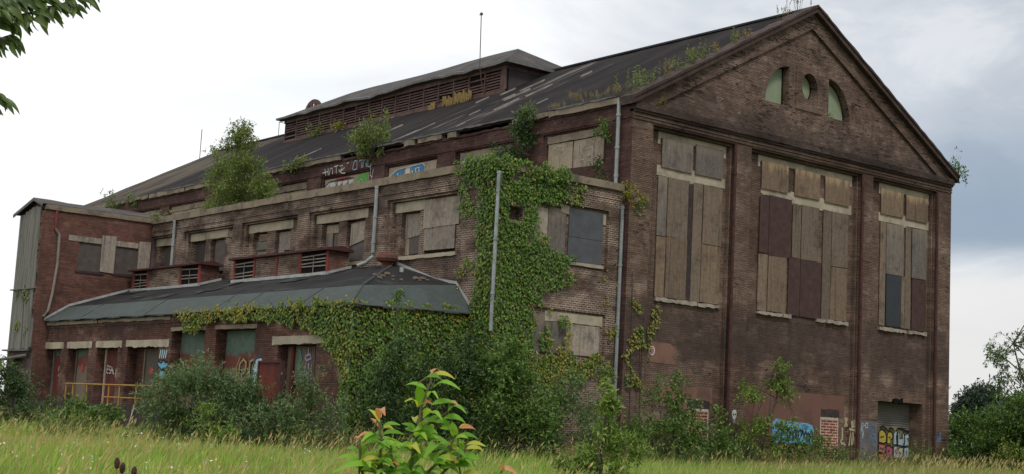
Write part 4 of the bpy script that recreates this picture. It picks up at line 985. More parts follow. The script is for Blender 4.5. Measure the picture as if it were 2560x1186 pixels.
# brick and louvre boxes on the low roof
def roof_box(y0, y1, seq):
    fx = -7.9; F = FX(fx); mb = MB()
    mb.box(fx+.03, AX-.15, y0, y1, 7.0, 8.62); rb = mb.build('roof_monitor', B_WING, wing)
    for kind, a, b in seq:
        mb = MB()
        if kind == 'post': mb.fbox(F, a, b, 7.5, 8.6, -.05, .03); mb.build('post', REDP, rb)
        elif kind == 'louvre':
            mb.fbox(F, a, b, 7.52, 8.6, .018, .029, 1); r = random.Random(int(a*7))
            for q in range(6):
                z = 7.62+q*.155; j = r.uniform(-.03, .03)
                if r.random() < .14: continue
                mb.fbox(F, a+.01, b-.01, z, z+.05, -.03, .017, 0, (j, -j, j, -j))
            mb.fbox(F, (a+b)/2-.02, (a+b)/2+.02, 7.55, 8.45, -.045, -.031, 0)
            mb.build('louvre', [SLATW, VOID], rb)
        else: mb.fbox(F, a, b, 7.5, 8.6, -.01, .028); mb.build('brick_panel', B_ANNEX, rb)
    mb = MB()
    pr = [(fx-.24, 8.60), (fx-.24, 8.69), ((fx+AX)/2-.05, 8.84), (AX-.02, 8.70), (AX-.02, 8.60)]
    Fy = FY(y0-.22); mb.prism(Fy, pr, 0, y1-y0+.44); mb.build('capping', CAPR, rb)
    mb = MB(); zz = 7.93-(AX-fx)*(7.93-6.43)/(11.12-6.74)
    mb.box(fx-.09, fx-.055, y0-.1, y1+.1, zz-.02, zz+.12)
    mb.prism(FY(y0), [(fx-.09, zz), (AX, 7.93), (AX, 8.04), (fx-.09, zz+.12)], -.05, -.003); mb.build_each('flashing', FLASH, rb)
roof_box(10.45, 19.0, [('post', 18.85, 19.02), ('louvre', 17.05, 18.85), ('post', 16.9, 17.05), ('brick', 14.98, 16.9), ('post', 14.82, 14.98), ('brick', 12.9, 14.82), ('post', 12.7, 12.9), ('louvre', 10.6, 12.7), ('post', 10.43, 10.6)])
roof_box(22.5, 30.4, [('post', 30.2, 30.42), ('louvre', 28.6, 30.2), ('post', 28.45, 28.6), ('brick', 24.75, 28.45), ('post', 24.55, 24.75), ('louvre', 22.7, 24.55), ('post', 22.48, 22.7)])
mb = MB()
c = (-7.25, 6.9)
def ringz(z, r): return [(c[0]+r*math.cos(2*math.pi*k/16), c[1]+r*math.sin(2*math.pi*k/16), z) for k in range(16)]
pf = [(7.5, .22), (7.95, .22), (7.97, .42), (8.1, .48), (8.25, .42), (8.33, .18), (8.36, .02)]
for (za, ra), (zb_, rb_) in zip(pf[:-1], pf[1:]):
    A, B = ringz(za, ra), ringz(zb_, rb_)
    for k in range(16): mb.face([A[k], A[(k+1) % 16], B[(k+1) % 16], B[k]])
mb.build('roof_vent', worn('rusty_cowl', (.17, .055, .038), (.085, .045, .037), 5), wing, smooth=True)
mb = MB(); mb.tube([(-7.5, 5.4, 7.0), (-7.5, 5.4, 7.62)], .085, 8); mb.build('vent_pipe', FLASH, wing)
pipe(wing, [(WX-.08, WY-.12, 5.3), (WX-.08, WY-.12, 1.2)], .05)
mb = MB()   # brick crumbs lying on the hip end
for k in range(16):
    t = rnd.random(); y = 3.1+1.5*t; x = -8.6+rnd.uniform(-1.3, .9); z = 6.86+(y-2.62)*.24-(AX-x)*.09+.06; s_ = rnd.uniform(.04, .09)
    mb.box(x, x+s_*2, y, y+s_*1.4, z, z+s_)
mb.build('rubble', COPE, wing)

# ================================================================== CORNER TOWER
tower = empty('corner_tower', (-8, 33, 0), 'two-storey red brick block clad in grey boards at the end of the low wing', 'building')
TX, TY, TY2 = -12.8, 31.0, 34.7
FT, FTS = FY(TY), FX(TX)
mb = MB(); rects = [(-10.85, -9.45, 8.44, 9.94, .12), (-8.75, -7.4, 8.5, 9.96, .12)]
hfield(mb, FT, TX, AX+.02, 0, 11.45, rects); mb.build('brick_wall', B_TOWER, tower)
mb = MB()
mb.face([(AX, TY, 7), (0, TY, 7), (0, TY, 11.6), (AX, TY, 11.6)])
mb.face([(TX, TY2, 0), (0, TY2, 0), (0, TY2, 11.5), (TX, TY2, 11.5)])
hfield(mb, FTS, TY, TY2, 0, 11.40, [(TY+.9, TY2-.9, 0, 3.6, .3)]); mb.build('side_wall', worn('purple_brick', (.12, .085, .085), (.085, .055, .052), 2.4, dirt=(.05, .035, .035)), tower)
mb = MB(); rough_bar(mb, FT, TX-.02, AX, 11.45, 11.72, -.10, .2, .012, .012, .5, seed=2); mb.build('coping', COPE, tower)
mb = MB(); pk = (32.2, 12.12); ya, yb = TY-.05, TY2+.35
for x0, x1 in ((TX-.25, -.02),):
    nseg = 14; r = random.Random(2)
    xs = [x0+(x1-x0)*k/nseg for k in range(nseg+1)]; wv = [r.uniform(-.03, .03) for _ in xs]
    for k in range(nseg):
        a, b = xs[k], xs[k+1]
        mb.face([(a, ya, 11.74), (b, ya, 11.74), (b, pk[0], pk[1]+wv[k+1]), (a, pk[0], pk[1]+wv[k])])
        mb.face([(a, yb, 11.42), (b, yb, 11.42), (b, pk[0], pk[1]+wv[k+1]), (a, pk[0], pk[1]+wv[k])])
mb.prism(FX(x0), [(ya, 11.60), (ya, 11.76), (pk[0], pk[1]+.03), (yb, 11.44), (yb, 11.28), (pk[0], pk[1]-.14)], -.04, .02, 1)
mb.face([(x0+.3, TY, 11.3), (x0+.3, TY2, 11.3), (x0+.3, pk[0], 12.05)], 0)
mb.build('roof', [worn('tower_roof', (.085, .075, .072), (.055, .05, .05), 1.2, dirt=(.12, .105, .085)), TRIM], tower)
r = random.Random(6); y = TY+.42; k = 0
while y < TY2-.3:
    w_ = r.uniform(.36, .5); y2 = min(y+w_, TY2-.28); top = 11.36 + (.35*(1-abs((y+y2)/2-pk[0])/2.0) if y2 < 34 else .0)
    mb = MB(); dd = r.uniform(0, .03); mb.fbox(FTS, y+.012, y2-.012, 4.1+(.0 if k % 3 else -.05), min(top, 11.85), -.10-dd, -.04, 0, (0, r.uniform(-.05, .05), 0, 0)); mb.build('cladding_board', CLAD, tower); y = y2; k += 1
mb = MB(); mb.box(TX-.3, TX, TY+.2, TY2+.05, 3.98, 4.06); rough_bar(mb, FTS, TY+.1, TY2, 7.25, 7.32, -.2, 0, .015, .01, .5); mb.build_each('drip_ledge', TRIM, tower)
mb = MB(); r = random.Random(12); z = 4.1     # toothed broken brick edge beside the cladding
while z < 11.35:
    h = .085*r.choice([1, 1, 2, 3]); w_ = r.uniform(.12, .42); mb.fbox(FTS, TY+.003, TY+w_, z, min(z+h, 11.38), -.085-r.uniform(0, .05), -.001); z += h
mb.build('broken_brick_edge', B_TOWER, tower)
def twin(a, b, z0, z1, beam, plank):
    mb = MB(); mb.fbox(FT, a, b, z0, z1, .07, .115); wn = mb.build('window', PAN_B, tower)
    mb = MB(); mb.fbox(FT, beam[0], beam[1], 9.96, 10.26, -.03, .02, 0, (.0, 0, 0, 0)); mb.build('lintel', BRD_S, wn)
    mb = MB(); mb.fbox(FT, plank[0], plank[1], plank[2], plank[3], -.075, -.034, 0, (.04, 0, 0, .03)); mb.build('board', BRD_S, wn)
    mb = MB(); mb.fbox(FT, a-.1, b+.1, z0-.14, z0-.01, -.05, .11); mb.build('sill', B_SOOT, wn)
twin(-10.85, -9.45, 8.44, 9.94, (-11.45, -9.62), (-9.6, -8.82, 8.44, 10.44))
twin(-8.75, -7.4, 8.5, 9.96, (-8.82, -7.5), (-7.48, -6.80, 8.75, 10.36))
mb = MB(); mb.tube([(-12.25, TY-.1, 11.42), (-12.25, TY-.1, 10.5)], .075, 8, 1); mb.tube([(-12.25, TY-.1, 10.5), (-12.0, TY-.1, 10.15), (-11.97, TY-.1, 8.6), (-12.1, TY-.1, 7.0), (-12.25, TY-.12, 6.1), (-12.5, TY-.14, 5.8)], .075, 8, 0); mb.build('downpipe', [worn('grey_pipe', (.25, .21, .19), (.18, .15, .14), 2), REDP], tower)
mb = MB(); mb.tube([(TX-.12, TY+.1, 5.7), (TX-.14, TY+.1, 4.2), (TX-.2, TY+.4, 3.75), (TX-.3, TY2+1.0, 3.45)], .085, 8); mb.build('waste_pipe', TRIM, tower)
mb = MB(); mb.fbox(FTS, TY+1.5, TY+2.4, 1.6, 3.1, .22, .29); mb.build('window', worn('dull_green_frame', (.13, .14, .11), (.08, .075, .06), 3), tower)
mb = MB(); mb.fbox(FTS, TY+1.62, TY+1.92, 1.9, 2.9, .2, .218); mb.fbox(FTS, TY+2.02, TY+2.3, 1.7, 2.85, .2, .218); mb.build('shutter', DOORR, tower)

# ================================================================== loose things by the wing
rail = empty('guard_rail', (-13.43, 19.5, 0), 'yellow painted tubular guard rail standing on the platform before the old doors', 'railing')
mb = MB(); mb.tube([(-13.43, 24.6, 2.34), (-13.43, 14.6, 2.34)], .038, 6); mb.build('top_rail', RAIL, rail)
mb = MB(); mb.tube([(-13.43, 20.1, 1.78), (-13.43, 14.7, 1.78)], .036, 6); mb.build('middle_rail', RAIL, rail)
for y in (24.6, 23.75, 22.1, 19.6, 18.45, 16.7, 14.7):
    mb = MB(); mb.tube([(-13.43, y, 2.33), (-13.43, y, 1.4)], .036, 6); mb.box(-13.49, -13.37, y-.06, y+.06, 1.38, 1.455); mb.build('post', RAIL, rail)
mb = MB(); mb.tube([(-13.43, 16.75, 1.5), (-14.3, 15.4, .25)], .03, 6); mb.build('brace', worn('pale_timber', (.36, .31, .22), (.25, .21, .15), 4), rail)
cab = empty('steel_screen', (-13.4, 5.3, 0), 'tall rust-red corrugated steel screen standing before the right-hand door of the low wing', 'steel screen')
mb = MB(); FC = FX(-13.3); n = 22
for k in range(n):
    a, b = 4.5+1.66*k/n, 4.5+1.66*(k+1)/n; d0, d1 = (0, .03) if k % 2 else (.03, 0)
    mb.face([FC(a, 0, d0), FC(b, 0, d1), FC(b, 3.36, d1), FC(a, 3.36, d0)]); mb.face([FC(a, 0, d0+.05), FC(b, 0, d1+.05), FC(b, 3.36, d1+.05), FC(a, 3.36, d0+.05)])
mb.build('sheet', DOORR, cab)
mb = MB(); mb.fbox(FC, 4.42, 4.50, 0, 3.42, -.03, .12); mb.fbox(FC, 6.16, 6.24, 0, 3.42, -.03, .12); mb.fbox(FC, 4.50, 6.16, 3.36, 3.44, -.03, .12); mb.build('frame', CAPR, cab)

# ================================================================== VEGETATION
def leaf_arrays(C, A, Nn, L, Wd, fold=.12):
    A = A/np.linalg.norm(A, axis=1, keepdims=True)
    S = np.cross(A, Nn); S /= (np.linalg.norm(S, axis=1, keepdims=True)+1e-9)
    Nn = np.cross(S, A)
    L = L[:, None]; Wd = Wd[:, None]
    n = len(C); V = np.empty((n, 4, 3))
    V[:, 0] = C; V[:, 1] = C+A*L*.45+S*Wd*.5+Nn*Wd*fold; V[:, 2] = C+A*L; V[:, 3] = C+A*L*.45-S*Wd*.5+Nn*Wd*fold
    return V.reshape(-1, 3), np.arange(n*4).reshape(n, 4)

def unit(n, r):
    v = r.normal(size=(n, 3)); return v/np.linalg.norm(v, axis=1, keepdims=True)

def crown(r, lobes, dens, lpt, L, W, droop=.25, up=.5, cl=(.24, .42), tw=.45):
    """leaf clumps on the shell of a union of lobes; twigs with leaves inside each clump"""
    C, A, Nn, LL, WW, tips = [], [], [], [], [], []
    for (cx, cy, cz, rx, ry, rz) in lobes:
        Rv = np.array([rx, ry, rz]); area = (rx*ry+ry*rz+rx*rz)*4/3
        k = max(5, int(area*3.4))
        dirs = unit(k, r); rad = r.uniform(.45, 1.04, k)[:, None]
        cc = np.array([cx, cy, cz])+dirs*Rv*rad
        for c, d in zip(cc, dirs):
            if c[2] < .05 and cz < 3: continue
            rc = r.uniform(*cl)*Rv.mean()**.6
            nt = max(3, int(dens*rc*rc*r.uniform(.5, 1.5)*105))
            tp = c+r.normal(size=(nt, 3))*rc*.55
            ax = d*.6+np.array([0, 0, up])+r.normal(size=(nt, 3))*.5
            ax /= np.linalg.norm(ax, axis=1, keepdims=True)
            tips.append((c, rc))
            for t, a in zip(tp, ax):
                m = int(lpt*r.uniform(.6, 1.4)); s = r.uniform(-1, 0.1, m)[:, None]*tw*r.uniform(.6, 1.2)
                C.append(t+a*s+r.normal(size=(m, 3))*.015)
                la = a*.55+r.normal(size=(m, 3))*.75; la[:, 2] -= droop
                A.append(la); Nn.append(np.array([0, 0, 1.])+r.normal(size=(m, 3))*.55)
                LL.append(L*r.uniform(.55, 1.25, m)); WW.append(W*r.uniform(.6, 1.2, m))
    return [np.concatenate(x) for x in (C, A, Nn, LL, WW)], tips

def plant(name, label, cat, loc, lobes, dens=1., lpt=9, L=.15, W=.05, mat=LF_MID, seed=0, droop=.25, up=.5, cl=(.24, .42), tw=.45,
          group=None, trunk=None, stems=7, sr=.02, rootz=0., smat=STEM):
    r = np.random.default_rng(seed+100)
    if group == sh and seed != 20: lobes = [(a*1.06, b*1.06, c*1.12, d*1.1, e*1.1, f*1.13) for a, b, c, d, e, f in lobes]
    root = empty(name, loc, label, cat, group)
    (C, A, Nn, LL, WW), tips = crown(r, lobes, dens, lpt, L, W, droop, up, cl, tw)
    V, Q = leaf_arrays(C, A, Nn, LL, WW)
    np_mesh('foliage', V, Q, mat, parent=root)
    mb = MB(); off = Vector(loc)
    idx = r.permutation(len(tips))[:stems]
    for k in idx:
        c, rc = tips[k]; c = np.array(c)
        b = np.array([r.normal()*.06, r.normal()*.06, rootz]) if not trunk else np.array(trunk[min(len(trunk)-1, 1+int(r.random()*(len(trunk)-1)))], float)
        mid = (b+c)/2+np.array([r.normal()*.12, r.normal()*.12, .08*np.linalg.norm(c-b)])
        mb.tube([off+Vector(b), off+Vector(mid), off+Vector(c)], [sr*1.2, sr*.8, sr*.3], 5)
    if trunk:
        n = len(trunk); mb.tube([off+Vector(p) for p in trunk], [sr*3.2*(1-.75*k/(n-1)) for k in range(n)], 7)
    mb.build('trunk' if trunk else 'stem', smat, root)
    return root

sh = 'shrubs along the foot of the brick walls'
plant('shrub', 'dark leafy shrub at the outer corner of the board-clad brick tower', 'shrub', (-17.9, 19.4, 0), [(-.3, 0, 1.3, 1.5, 1.2, 1.5), (-.8, .6, 2.4, .8, .8, .8)], 1.1, 9, .17, .07, LF_DARK, 1, group=sh)
plant('shrub', 'yellow-green broadleaf shrub standing farther out than the dark one by the brick tower', 'shrub', (-19.6, 17.9, 0), [(-.2, 0, 1.8, .9, .9, 1.3), (-.5, .2, 3.0, .6, .6, .6)], 1., 9, .19, .10, LF_LIGHT, 2, group=sh)
plant('shrub', 'low bright broadleaf bush before the left end of the yellow rail', 'shrub', (-17.5, 12.4, 0), [(0, 0, .85, 1.1, .9, .7), (.5, -.4, .9, .8, .7, .6), (-.6, .5, .95, .9, .7, .55)], 1.1, 9, .17, .10, LF_MID, 3, droop=.1, group=sh)
plant('shrub', 'small dark bush under the red door at the wing\'s left end', 'shrub', (-17.3, 16.0, 0), [(0, 0, .8, 1.3, .9, .8), (-1.0, .7, .9, .9, .8, .7)], 1., 9, .16, .06, LF_DARK, 4, group=sh)
plant('shrub', 'largest grey-green willow bush hiding the big doors of the low wing', 'shrub', (-17.3, 3.6, 0), [(0, 0, 1.6, 1.5, 1.3, 1.3), (-.6, .7, 1.2, 1.1, 1.0, 1.1), (.9, -.9, 1.4, 1.2, 1.0, 1.2), (.2, -.1, 2.5, .8, .7, .7), (-.6, .6, 2.3, .6, .6, .5), (1.2, -1.3, 2.2, .5, .5, .4)], 1.3, 11, .17, .042, LF_WIL, 5, group=sh, stems=12)
plant('shrub', 'dark willow bush behind the fine-leaved pale one', 'shrub', (-16.2, 3.0, 0), [(0, 0, 1.3, 1.4, 1.2, 1.3), (1.2, -1.2, 1.2, 1.2, 1.0, 1.0)], 1.1, 9, .16, .05, LF_DARK, 6, group=sh)
plant('shrub', 'small pale feathery bush in front of the largest willow bush', 'shrub', (-19.2, -1.3, 0), [(0, 0, .8, .75, .7, .7), (.4, -.5, .6, .5, .5, .45), (-.1, .1, 1.4, .4, .4, .35)], 1.4, 12, .15, .032, LF_LIGHT, 7, droop=.35, group=sh)
plant('shrub', 'low dark bush between the willow bush and the rust-red screen', 'shrub', (-15.0, 3.2, 0), [(0, 0, 1.0, 1.2, 1.0, .9), (.9, -.8, .8, 1.0, .9, .7)], 1., 9, .15, .05, LF_DARK, 8, group=sh)
plant('shrub', 'pointed blue-green bush before the rust-red screen and right-hand door', 'shrub', (-15.3, -.8, 0), [(0, 0, 1.2, 1.15, 1.0, 1.1), (.1, -.1, 2.2, .6, .6, .75), (-.7, .8, 1.1, .9, .8, .9), (.7, -.8, .9, .8, .8, .8)], 1.3, 11, .16, .042, LF_WIL, 9, up=.8, group=sh, stems=10)
plant('shrub', 'tall dark shrub against the ivy at the wing\'s right corner', 'shrub', (-12.6, -1.3, 0), [(0, 0, 1.7, 1.0, .9, 1.5), (.2, -.2, 3.3, .6, .6, .8)], 1.2, 9, .16, .075, LF_DARK, 10, group=sh, stems=9)
plant('shrub', 'slender spire-topped shrub reaching the wing\'s roof edge', 'shrub', (-11.7, -.6, 0), [(0, 0, 2.2, .9, .8, 1.8), (.1, 0, 4.2, .5, .5, .9), (0, 0, 5.3, .2, .2, .6)], 1.2, 9, .15, .07, LF_MID, 11, up=.9, group=sh, stems=9)
plant('shrub', 'broad dark shrub in the middle of the thicket by the annex corner', 'shrub', (-10.9, -2.6, 0), [(0, 0, 1.9, 1.5, 1.1, 1.7), (.5, -.5, 3.3, 1.0, .9, .9), (-.7, .5, 3.0, .7, .7, .8)], 1.3, 9, .16, .07, LF_DARK, 12, group=sh, stems=12)
plant('shrub', 'leafy green shrub under the long zinc downpipe', 'shrub', (-9.3, -3.6, 0), [(0, 0, 1.9, 1.3, 1.1, 1.7), (.3, -.2, 3.4, 1.0, .9, .9), (1.0, -1.0, 1.5, 1.0, .9, 1.2)], 1.3, 9, .16, .075, LF_MID, 13, group=sh, stems=12)
plant('shrub', 'soft-leaved shrub below the boarded lower window of the annex end', 'shrub', (-7.4, -4.0, 0), [(0, 0, 1.5, 1.2, 1.0, 1.4), (.5, -.5, 2.7, .8, .7, .8), (1.2, -1.0, 1.3, .9, .8, .9), (-.8, .6, 2.4, .8, .7, .9)], 1.25, 10, .15, .055, LF_WIL, 14, group=sh, stems=11)
plant('shrub', 'thin upright shrub at the downpipe where annex meets hall', 'shrub', (-4.0, -3.2, 0), [(0, 0, 1.4, .9, .8, 1.2), (.1, -.1, 2.9, .45, .45, .9), (1.0, -.7, 1.1, .9, .8, .9)], 1.2, 9, .15, .06, LF_MID, 15, up=.8, group=sh, stems=9)
plant('shrub', 'green shrub before the hall\'s left corner pier', 'shrub', (-.6, -3.0, 0), [(0, 0, 1.4, 1.2, 1.0, 1.3), (.1, -.1, 2.7, .7, .7, .8), (1.1, -.5, 1.7, .9, .8, 1.1), (2.4, -.6, 1.1, 1.0, .8, .8), (.9, .2, 3.3, .35, .35, .4), (2.6, -.3, 2.2, .45, .4, .3)], 1.15, 9, .17, .075, LF_MID, 16, group=sh, stems=12)
plant('sapling_tree', 'slender young tree with leaning trunk before the middle front pier', 'tree', (7.4, -1.5, 0), [(.2, -.1, 4.4, .7, .6, .85), (.5, -.3, 3.6, .6, .5, .6), (-1.1, .3, 3.4, .75, .6, .5), (-.5, .1, 1.5, 1.3, .8, .9), (.8, -.4, 2.3, .6, .5, .6)], 1.6, 11, .17, .065, LF_LIGHT, 17, trunk=[(-.4, 0, 0), (-.3, 0, 1.1), (-.1, 0, 2.2), (.3, -.1, 3.2), (.2, -.1, 4.6)], sr=.022, stems=14)
plant('shrub', 'low dark bush between the two bricked-up openings, left of the young tree', 'shrub', (5.0, -1.6, 0), [(0, 0, .8, 1.2, .9, .8), (-1.4, .2, .7, 1.0, .8, .7)], 1.2, 9, .15, .06, LF_DARK, 18, group=sh)
plant('shrub', 'low bush covering the bottom of the blue graffiti', 'shrub', (9.9, -1.6, 0), [(0, 0, .9, 1.2, .9, .75), (1.5, -.1, .7, 1.1, .8, .6), (-1.2, 0, 1.0, 1.0, .8, .8)], 1.2, 9, .15, .065, LF_MID, 19, group=sh)
plant('shrub', 'pale ragged bush with one tall shoot standing alone in the meadow', 'shrub', (-15.7, -16.0, 0), [(0, 0, .95, .72, .7, .75), (.45, -.35, .9, .5, .5, .55), (-.45, .4, .85, .5, .5, .5), (0, 0, 1.75, .30, .30, .5), (.10, -.08, 2.35, .16, .16, .5)], 3.0, 13, .15, .055, LF_LIGHT, 20, up=.7, tw=.3, stems=12)
rg = 'bushes beside the hall\'s right corner'
plant('shrub', 'bush half hidden behind the hall\'s right corner', 'shrub', (24.3, 1.0, 0), [(0, 0, 1.9, 1.2, 1.2, 1.7), (.6, -.5, 3.0, .9, .8, .9)], 1.15, 9, .2, .09, LF_MID, 28, group=rg)
plant('shrub', 'dark bush touching the hall\'s right corner', 'shrub', (24.3, -.9, 0), [(.2, -.1, 3.0, 1.0, .9, 1.0), (0, 0, 1.7, 1.3, 1.1, 1.6), (-.9, .8, 1.3, 1.1, 1.0, 1.2)], 1.1, 9, .2, .09, LF_MID, 21, group=rg)
plant('shrub', 'bright mid-green bush a little right of the hall corner', 'shrub', (23.6, -3.0, 0), [(0, 0, 2.0, 1.5, 1.3, 1.7), (.8, -.9, 1.7, 1.4, 1.1, 1.5), (.2, -.2, 3.5, .9, .8, .8), (-.9, .7, 1.3, 1., 1., 1.2)], 1.15, 9, .2, .09, LF_MID, 22, group=rg)
plant('shrub', 'large green bush under the thin-crowned tall willow', 'shrub', (23.6, -5.0, 0), [(0, 0, 2.1, 1.9, 1.5, 1.9), (1.0, -1.0, 2.4, 1.5, 1.3, 1.8), (-.5, .5, 3.6, .9, .8, .9)], 1.15, 9, .2, .09, LF_MID, 23, group=rg)
plant('shrub', 'yellowish low bush at the foot of the thicket beside the hall', 'shrub', (21.6, -4.2, 0), [(0, 0, .9, 1.3, 1.0, .9), (1.2, -1.0, .8, 1.2, 1.0, .8)], 1., 9, .17, .07, LF_WEED, 24, group=rg)
plant('willow_tree', 'thin-crowned tall willow above the bushes beside the hall corner', 'tree', (27.3, -1.5, 0), [(-1.2, 1.0, 6.3, .9, .9, 1.2), (-.2, .2, 7.2, .7, .7, .8), (.9, -.8, 8.0, 1.3, 1.2, 1.4), (.4, -.4, 5.3, 1.4, 1.2, 1.2), (1.3, -1.2, 6.2, 1.3, 1.1, 1.3), (-1.0, .8, 4.6, .8, .8, .8)], .75, 9, .26, .075, LF_WIL, 25, cl=(.22, .36), trunk=[(.5, -.4, 0), (.5, -.4, 2), (.3, -.2, 4), (-.2, .2, 5.6), (-.5, .4, 7)], sr=.035, stems=22)
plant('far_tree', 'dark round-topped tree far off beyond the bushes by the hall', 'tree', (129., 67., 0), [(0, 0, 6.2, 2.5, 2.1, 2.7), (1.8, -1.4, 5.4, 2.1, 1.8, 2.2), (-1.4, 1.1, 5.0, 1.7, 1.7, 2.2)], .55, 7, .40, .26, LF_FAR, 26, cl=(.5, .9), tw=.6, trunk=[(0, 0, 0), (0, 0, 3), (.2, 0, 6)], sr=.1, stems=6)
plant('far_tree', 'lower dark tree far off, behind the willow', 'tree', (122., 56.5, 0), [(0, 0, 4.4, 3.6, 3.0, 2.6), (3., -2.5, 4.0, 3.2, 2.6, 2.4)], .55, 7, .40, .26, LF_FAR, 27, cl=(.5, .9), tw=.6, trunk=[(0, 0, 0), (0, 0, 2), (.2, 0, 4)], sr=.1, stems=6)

# growing out of the buildings
plant('birch_sapling', 'biggest airy roof birch on the annex parapet, left of the lantern', 'tree', (-3.6, 26.9, 11.35), [(0, 0, 1.6, 1.7, 1.8, 1.3), (-.2, .5, 2.9, 1.6, 1.7, 1.2), (-.2, .9, 4.5, 1.2, 1.8, 1.0), (0, -.9, 3.6, .8, 1.0, .8), (.2, -1.4, 2.0, 1.0, 1.4, .9), (0, 1.3, 5.4, .8, 1.3, .7), (0, -.2, 5.2, .6, .8, .6), (0, -2.6, 1.9, .7, 1.0, .6), (0, 2.0, 2.0, .9, 1.1, .8), (0, 2.6, .9, .7, 1., .7), (0, -1.8, .8, .8, 1.2, .7), (0, -3.4, 1.2, .6, 1.0, .5), (.2, 3.4, 1.4, .7, 1.0, .7), (0, 2.4, 3.2, .8, 1.0, .8)], 1.15, 12, .15, .055, LF_ROOF, 31, cl=(.22, .42), trunk=[(0, 0, 0), (0, .1, 1.4), (-.1, .4, 3), (-.1, .8, 4.6), (-.1, .9, 5.6)], sr=.022, stems=22)
plant('roof_shrub', 'small bush on the hall eaves just right of the big roof birch', 'shrub', (-.2, 27.6, 15.0), [(0, 0, .5, .6, 1.0, .45), (0, -.9, .5, .5, .6, .4)], 1., 9, .18, .07, LF_ROOF, 32, stems=5)
plant('roof_shrub', 'rounded light green bush on the hall eaves above the white lettering', 'shrub', (-.2, 19.4, 14.9), [(-.1, 0, 1.0, 1.0, 1.3, .85), (0, -.5, 1.8, .7, .9, .7), (-.1, .7, .9, .7, .9, .7), (0, -.3, .3, .6, .9, .5)], 1.15, 10, .18, .065, LF_ROOF, 33, stems=9)
plant('wall_shrub', 'dark bush hanging from the hall wall beside the two cream panels', 'shrub', (-.25, 7.0, 12.6), [(-.3, 0, .6, .7, 1.15, 1.0), (-.3, -.4, 1.7, .6, .85, .9), (-.3, -.5, 2.7, .5, .7, .7), (-.4, .8, .9, .6, .9, .6)], 1.7, 10, .17, .075, LF_DARK, 34, stems=9)
plant('roof_shrub', 'grey-green tuft on the eaves directly over the dark wall bush', 'shrub', (-.1, 6.6, 15.35), [(0, 0, .35, .4, .6, .4), (0, .4, .3, .35, .45, .35)], 1.3, 9, .15, .045, LF_ROOF, 35, up=.9, stems=5)
plant('wall_shrub', 'small green bush on the wall above the cream panels', 'shrub', (-.2, 1.6, 13.8), [(-.15, 0, .35, .4, .55, .5), (-.1, -.4, .1, .35, .4, .3)], 1.3, 9, .15, .06, LF_MID, 36, stems=5)
plant('wall_shrub', 'small dark bush on the annex roof beside the inner downpipe', 'shrub', (-.5, 1.35, 11.6), [(0, 0, .45, .4, .55, .55), (0, .3, .9, .3, .35, .35)], 1.3, 9, .15, .055, LF_DARK, 37, stems=6)
plant('wall_shrub', 'yellow-green plant clinging to the hall corner at the annex parapet', 'shrub', (-.1, -.15, 11.0), [(0, -.1, .3, .4, .3, .5), (.4, -.1, -.1, .35, .25, .35)], 1.2, 9, .17, .08, LF_IVYY, 38, stems=5)
plant('wall_shrub', 'small bush sprouting from the hall\'s right-hand eaves corner', 'shrub', (22.9, .1, 15.2), [(.3, -.1, .7, .55, .5, .75), (.7, -.1, -.2, .6, .45, .6), (.35, -.1, -1.2, .4, .35, .6)], 1.4, 9, .17, .075, LF_MID, 39, stems=7)
plant('roof_shrub', 'pale bush on the annex roof below the left end of the hall eaves', 'shrub', (-.5, 36.5, 12.6), [(0, 0, .9, .6, 1.0, 1.0), (0, -.8, .5, .5, .6, .5)], 1., 9, .2, .07, LF_ROOF, 40, stems=6)
plant('roof_shrub', 'small green tuft on the parapet where tower and annex meet', 'shrub', (-6.7, 30.2, 11.6), [(0, 0, .2, .45, .5, .4), (0, .2, -.3, .35, .4, .3)], 1., 9, .18, .08, LF_ROOF, 41, stems=4)
plant('roof_shrub', 'leftmost green tuft on the hall eaves beside the tower roof', 'shrub', (-.2, 52., 14.6), [(0, 0, .7, .5, 1.2, .8), (0, -3.0, .6, .5, .9, .7)], .9, 9, .2, .08, LF_MID, 42, stems=4)
plant('roof_shrub', 'green tuft on the lantern sill near its left end', 'shrub', (7.7, 38.7, 19.7), [(0, 0, .5, .4, .8, .55)], 1., 9, .2, .08, LF_ROOF, 43, stems=4)
plant('roof_shrub', 'yellowish tuft on the lantern sill, right of the green one', 'shrub', (7.7, 35.9, 19.6), [(0, 0, .5, .4, .7, .5)], .9, 9, .2, .08, LF_IVYY, 44, stems=4)
plant('gable_weed', 'tiny green weed in the sill of the right gable window', 'weed', (13.3, .35, 16.76), [(0, 0, .15, .2, .12, .15)], 1.6, 9, .1, .035, LF_WEED, 45, stems=3)

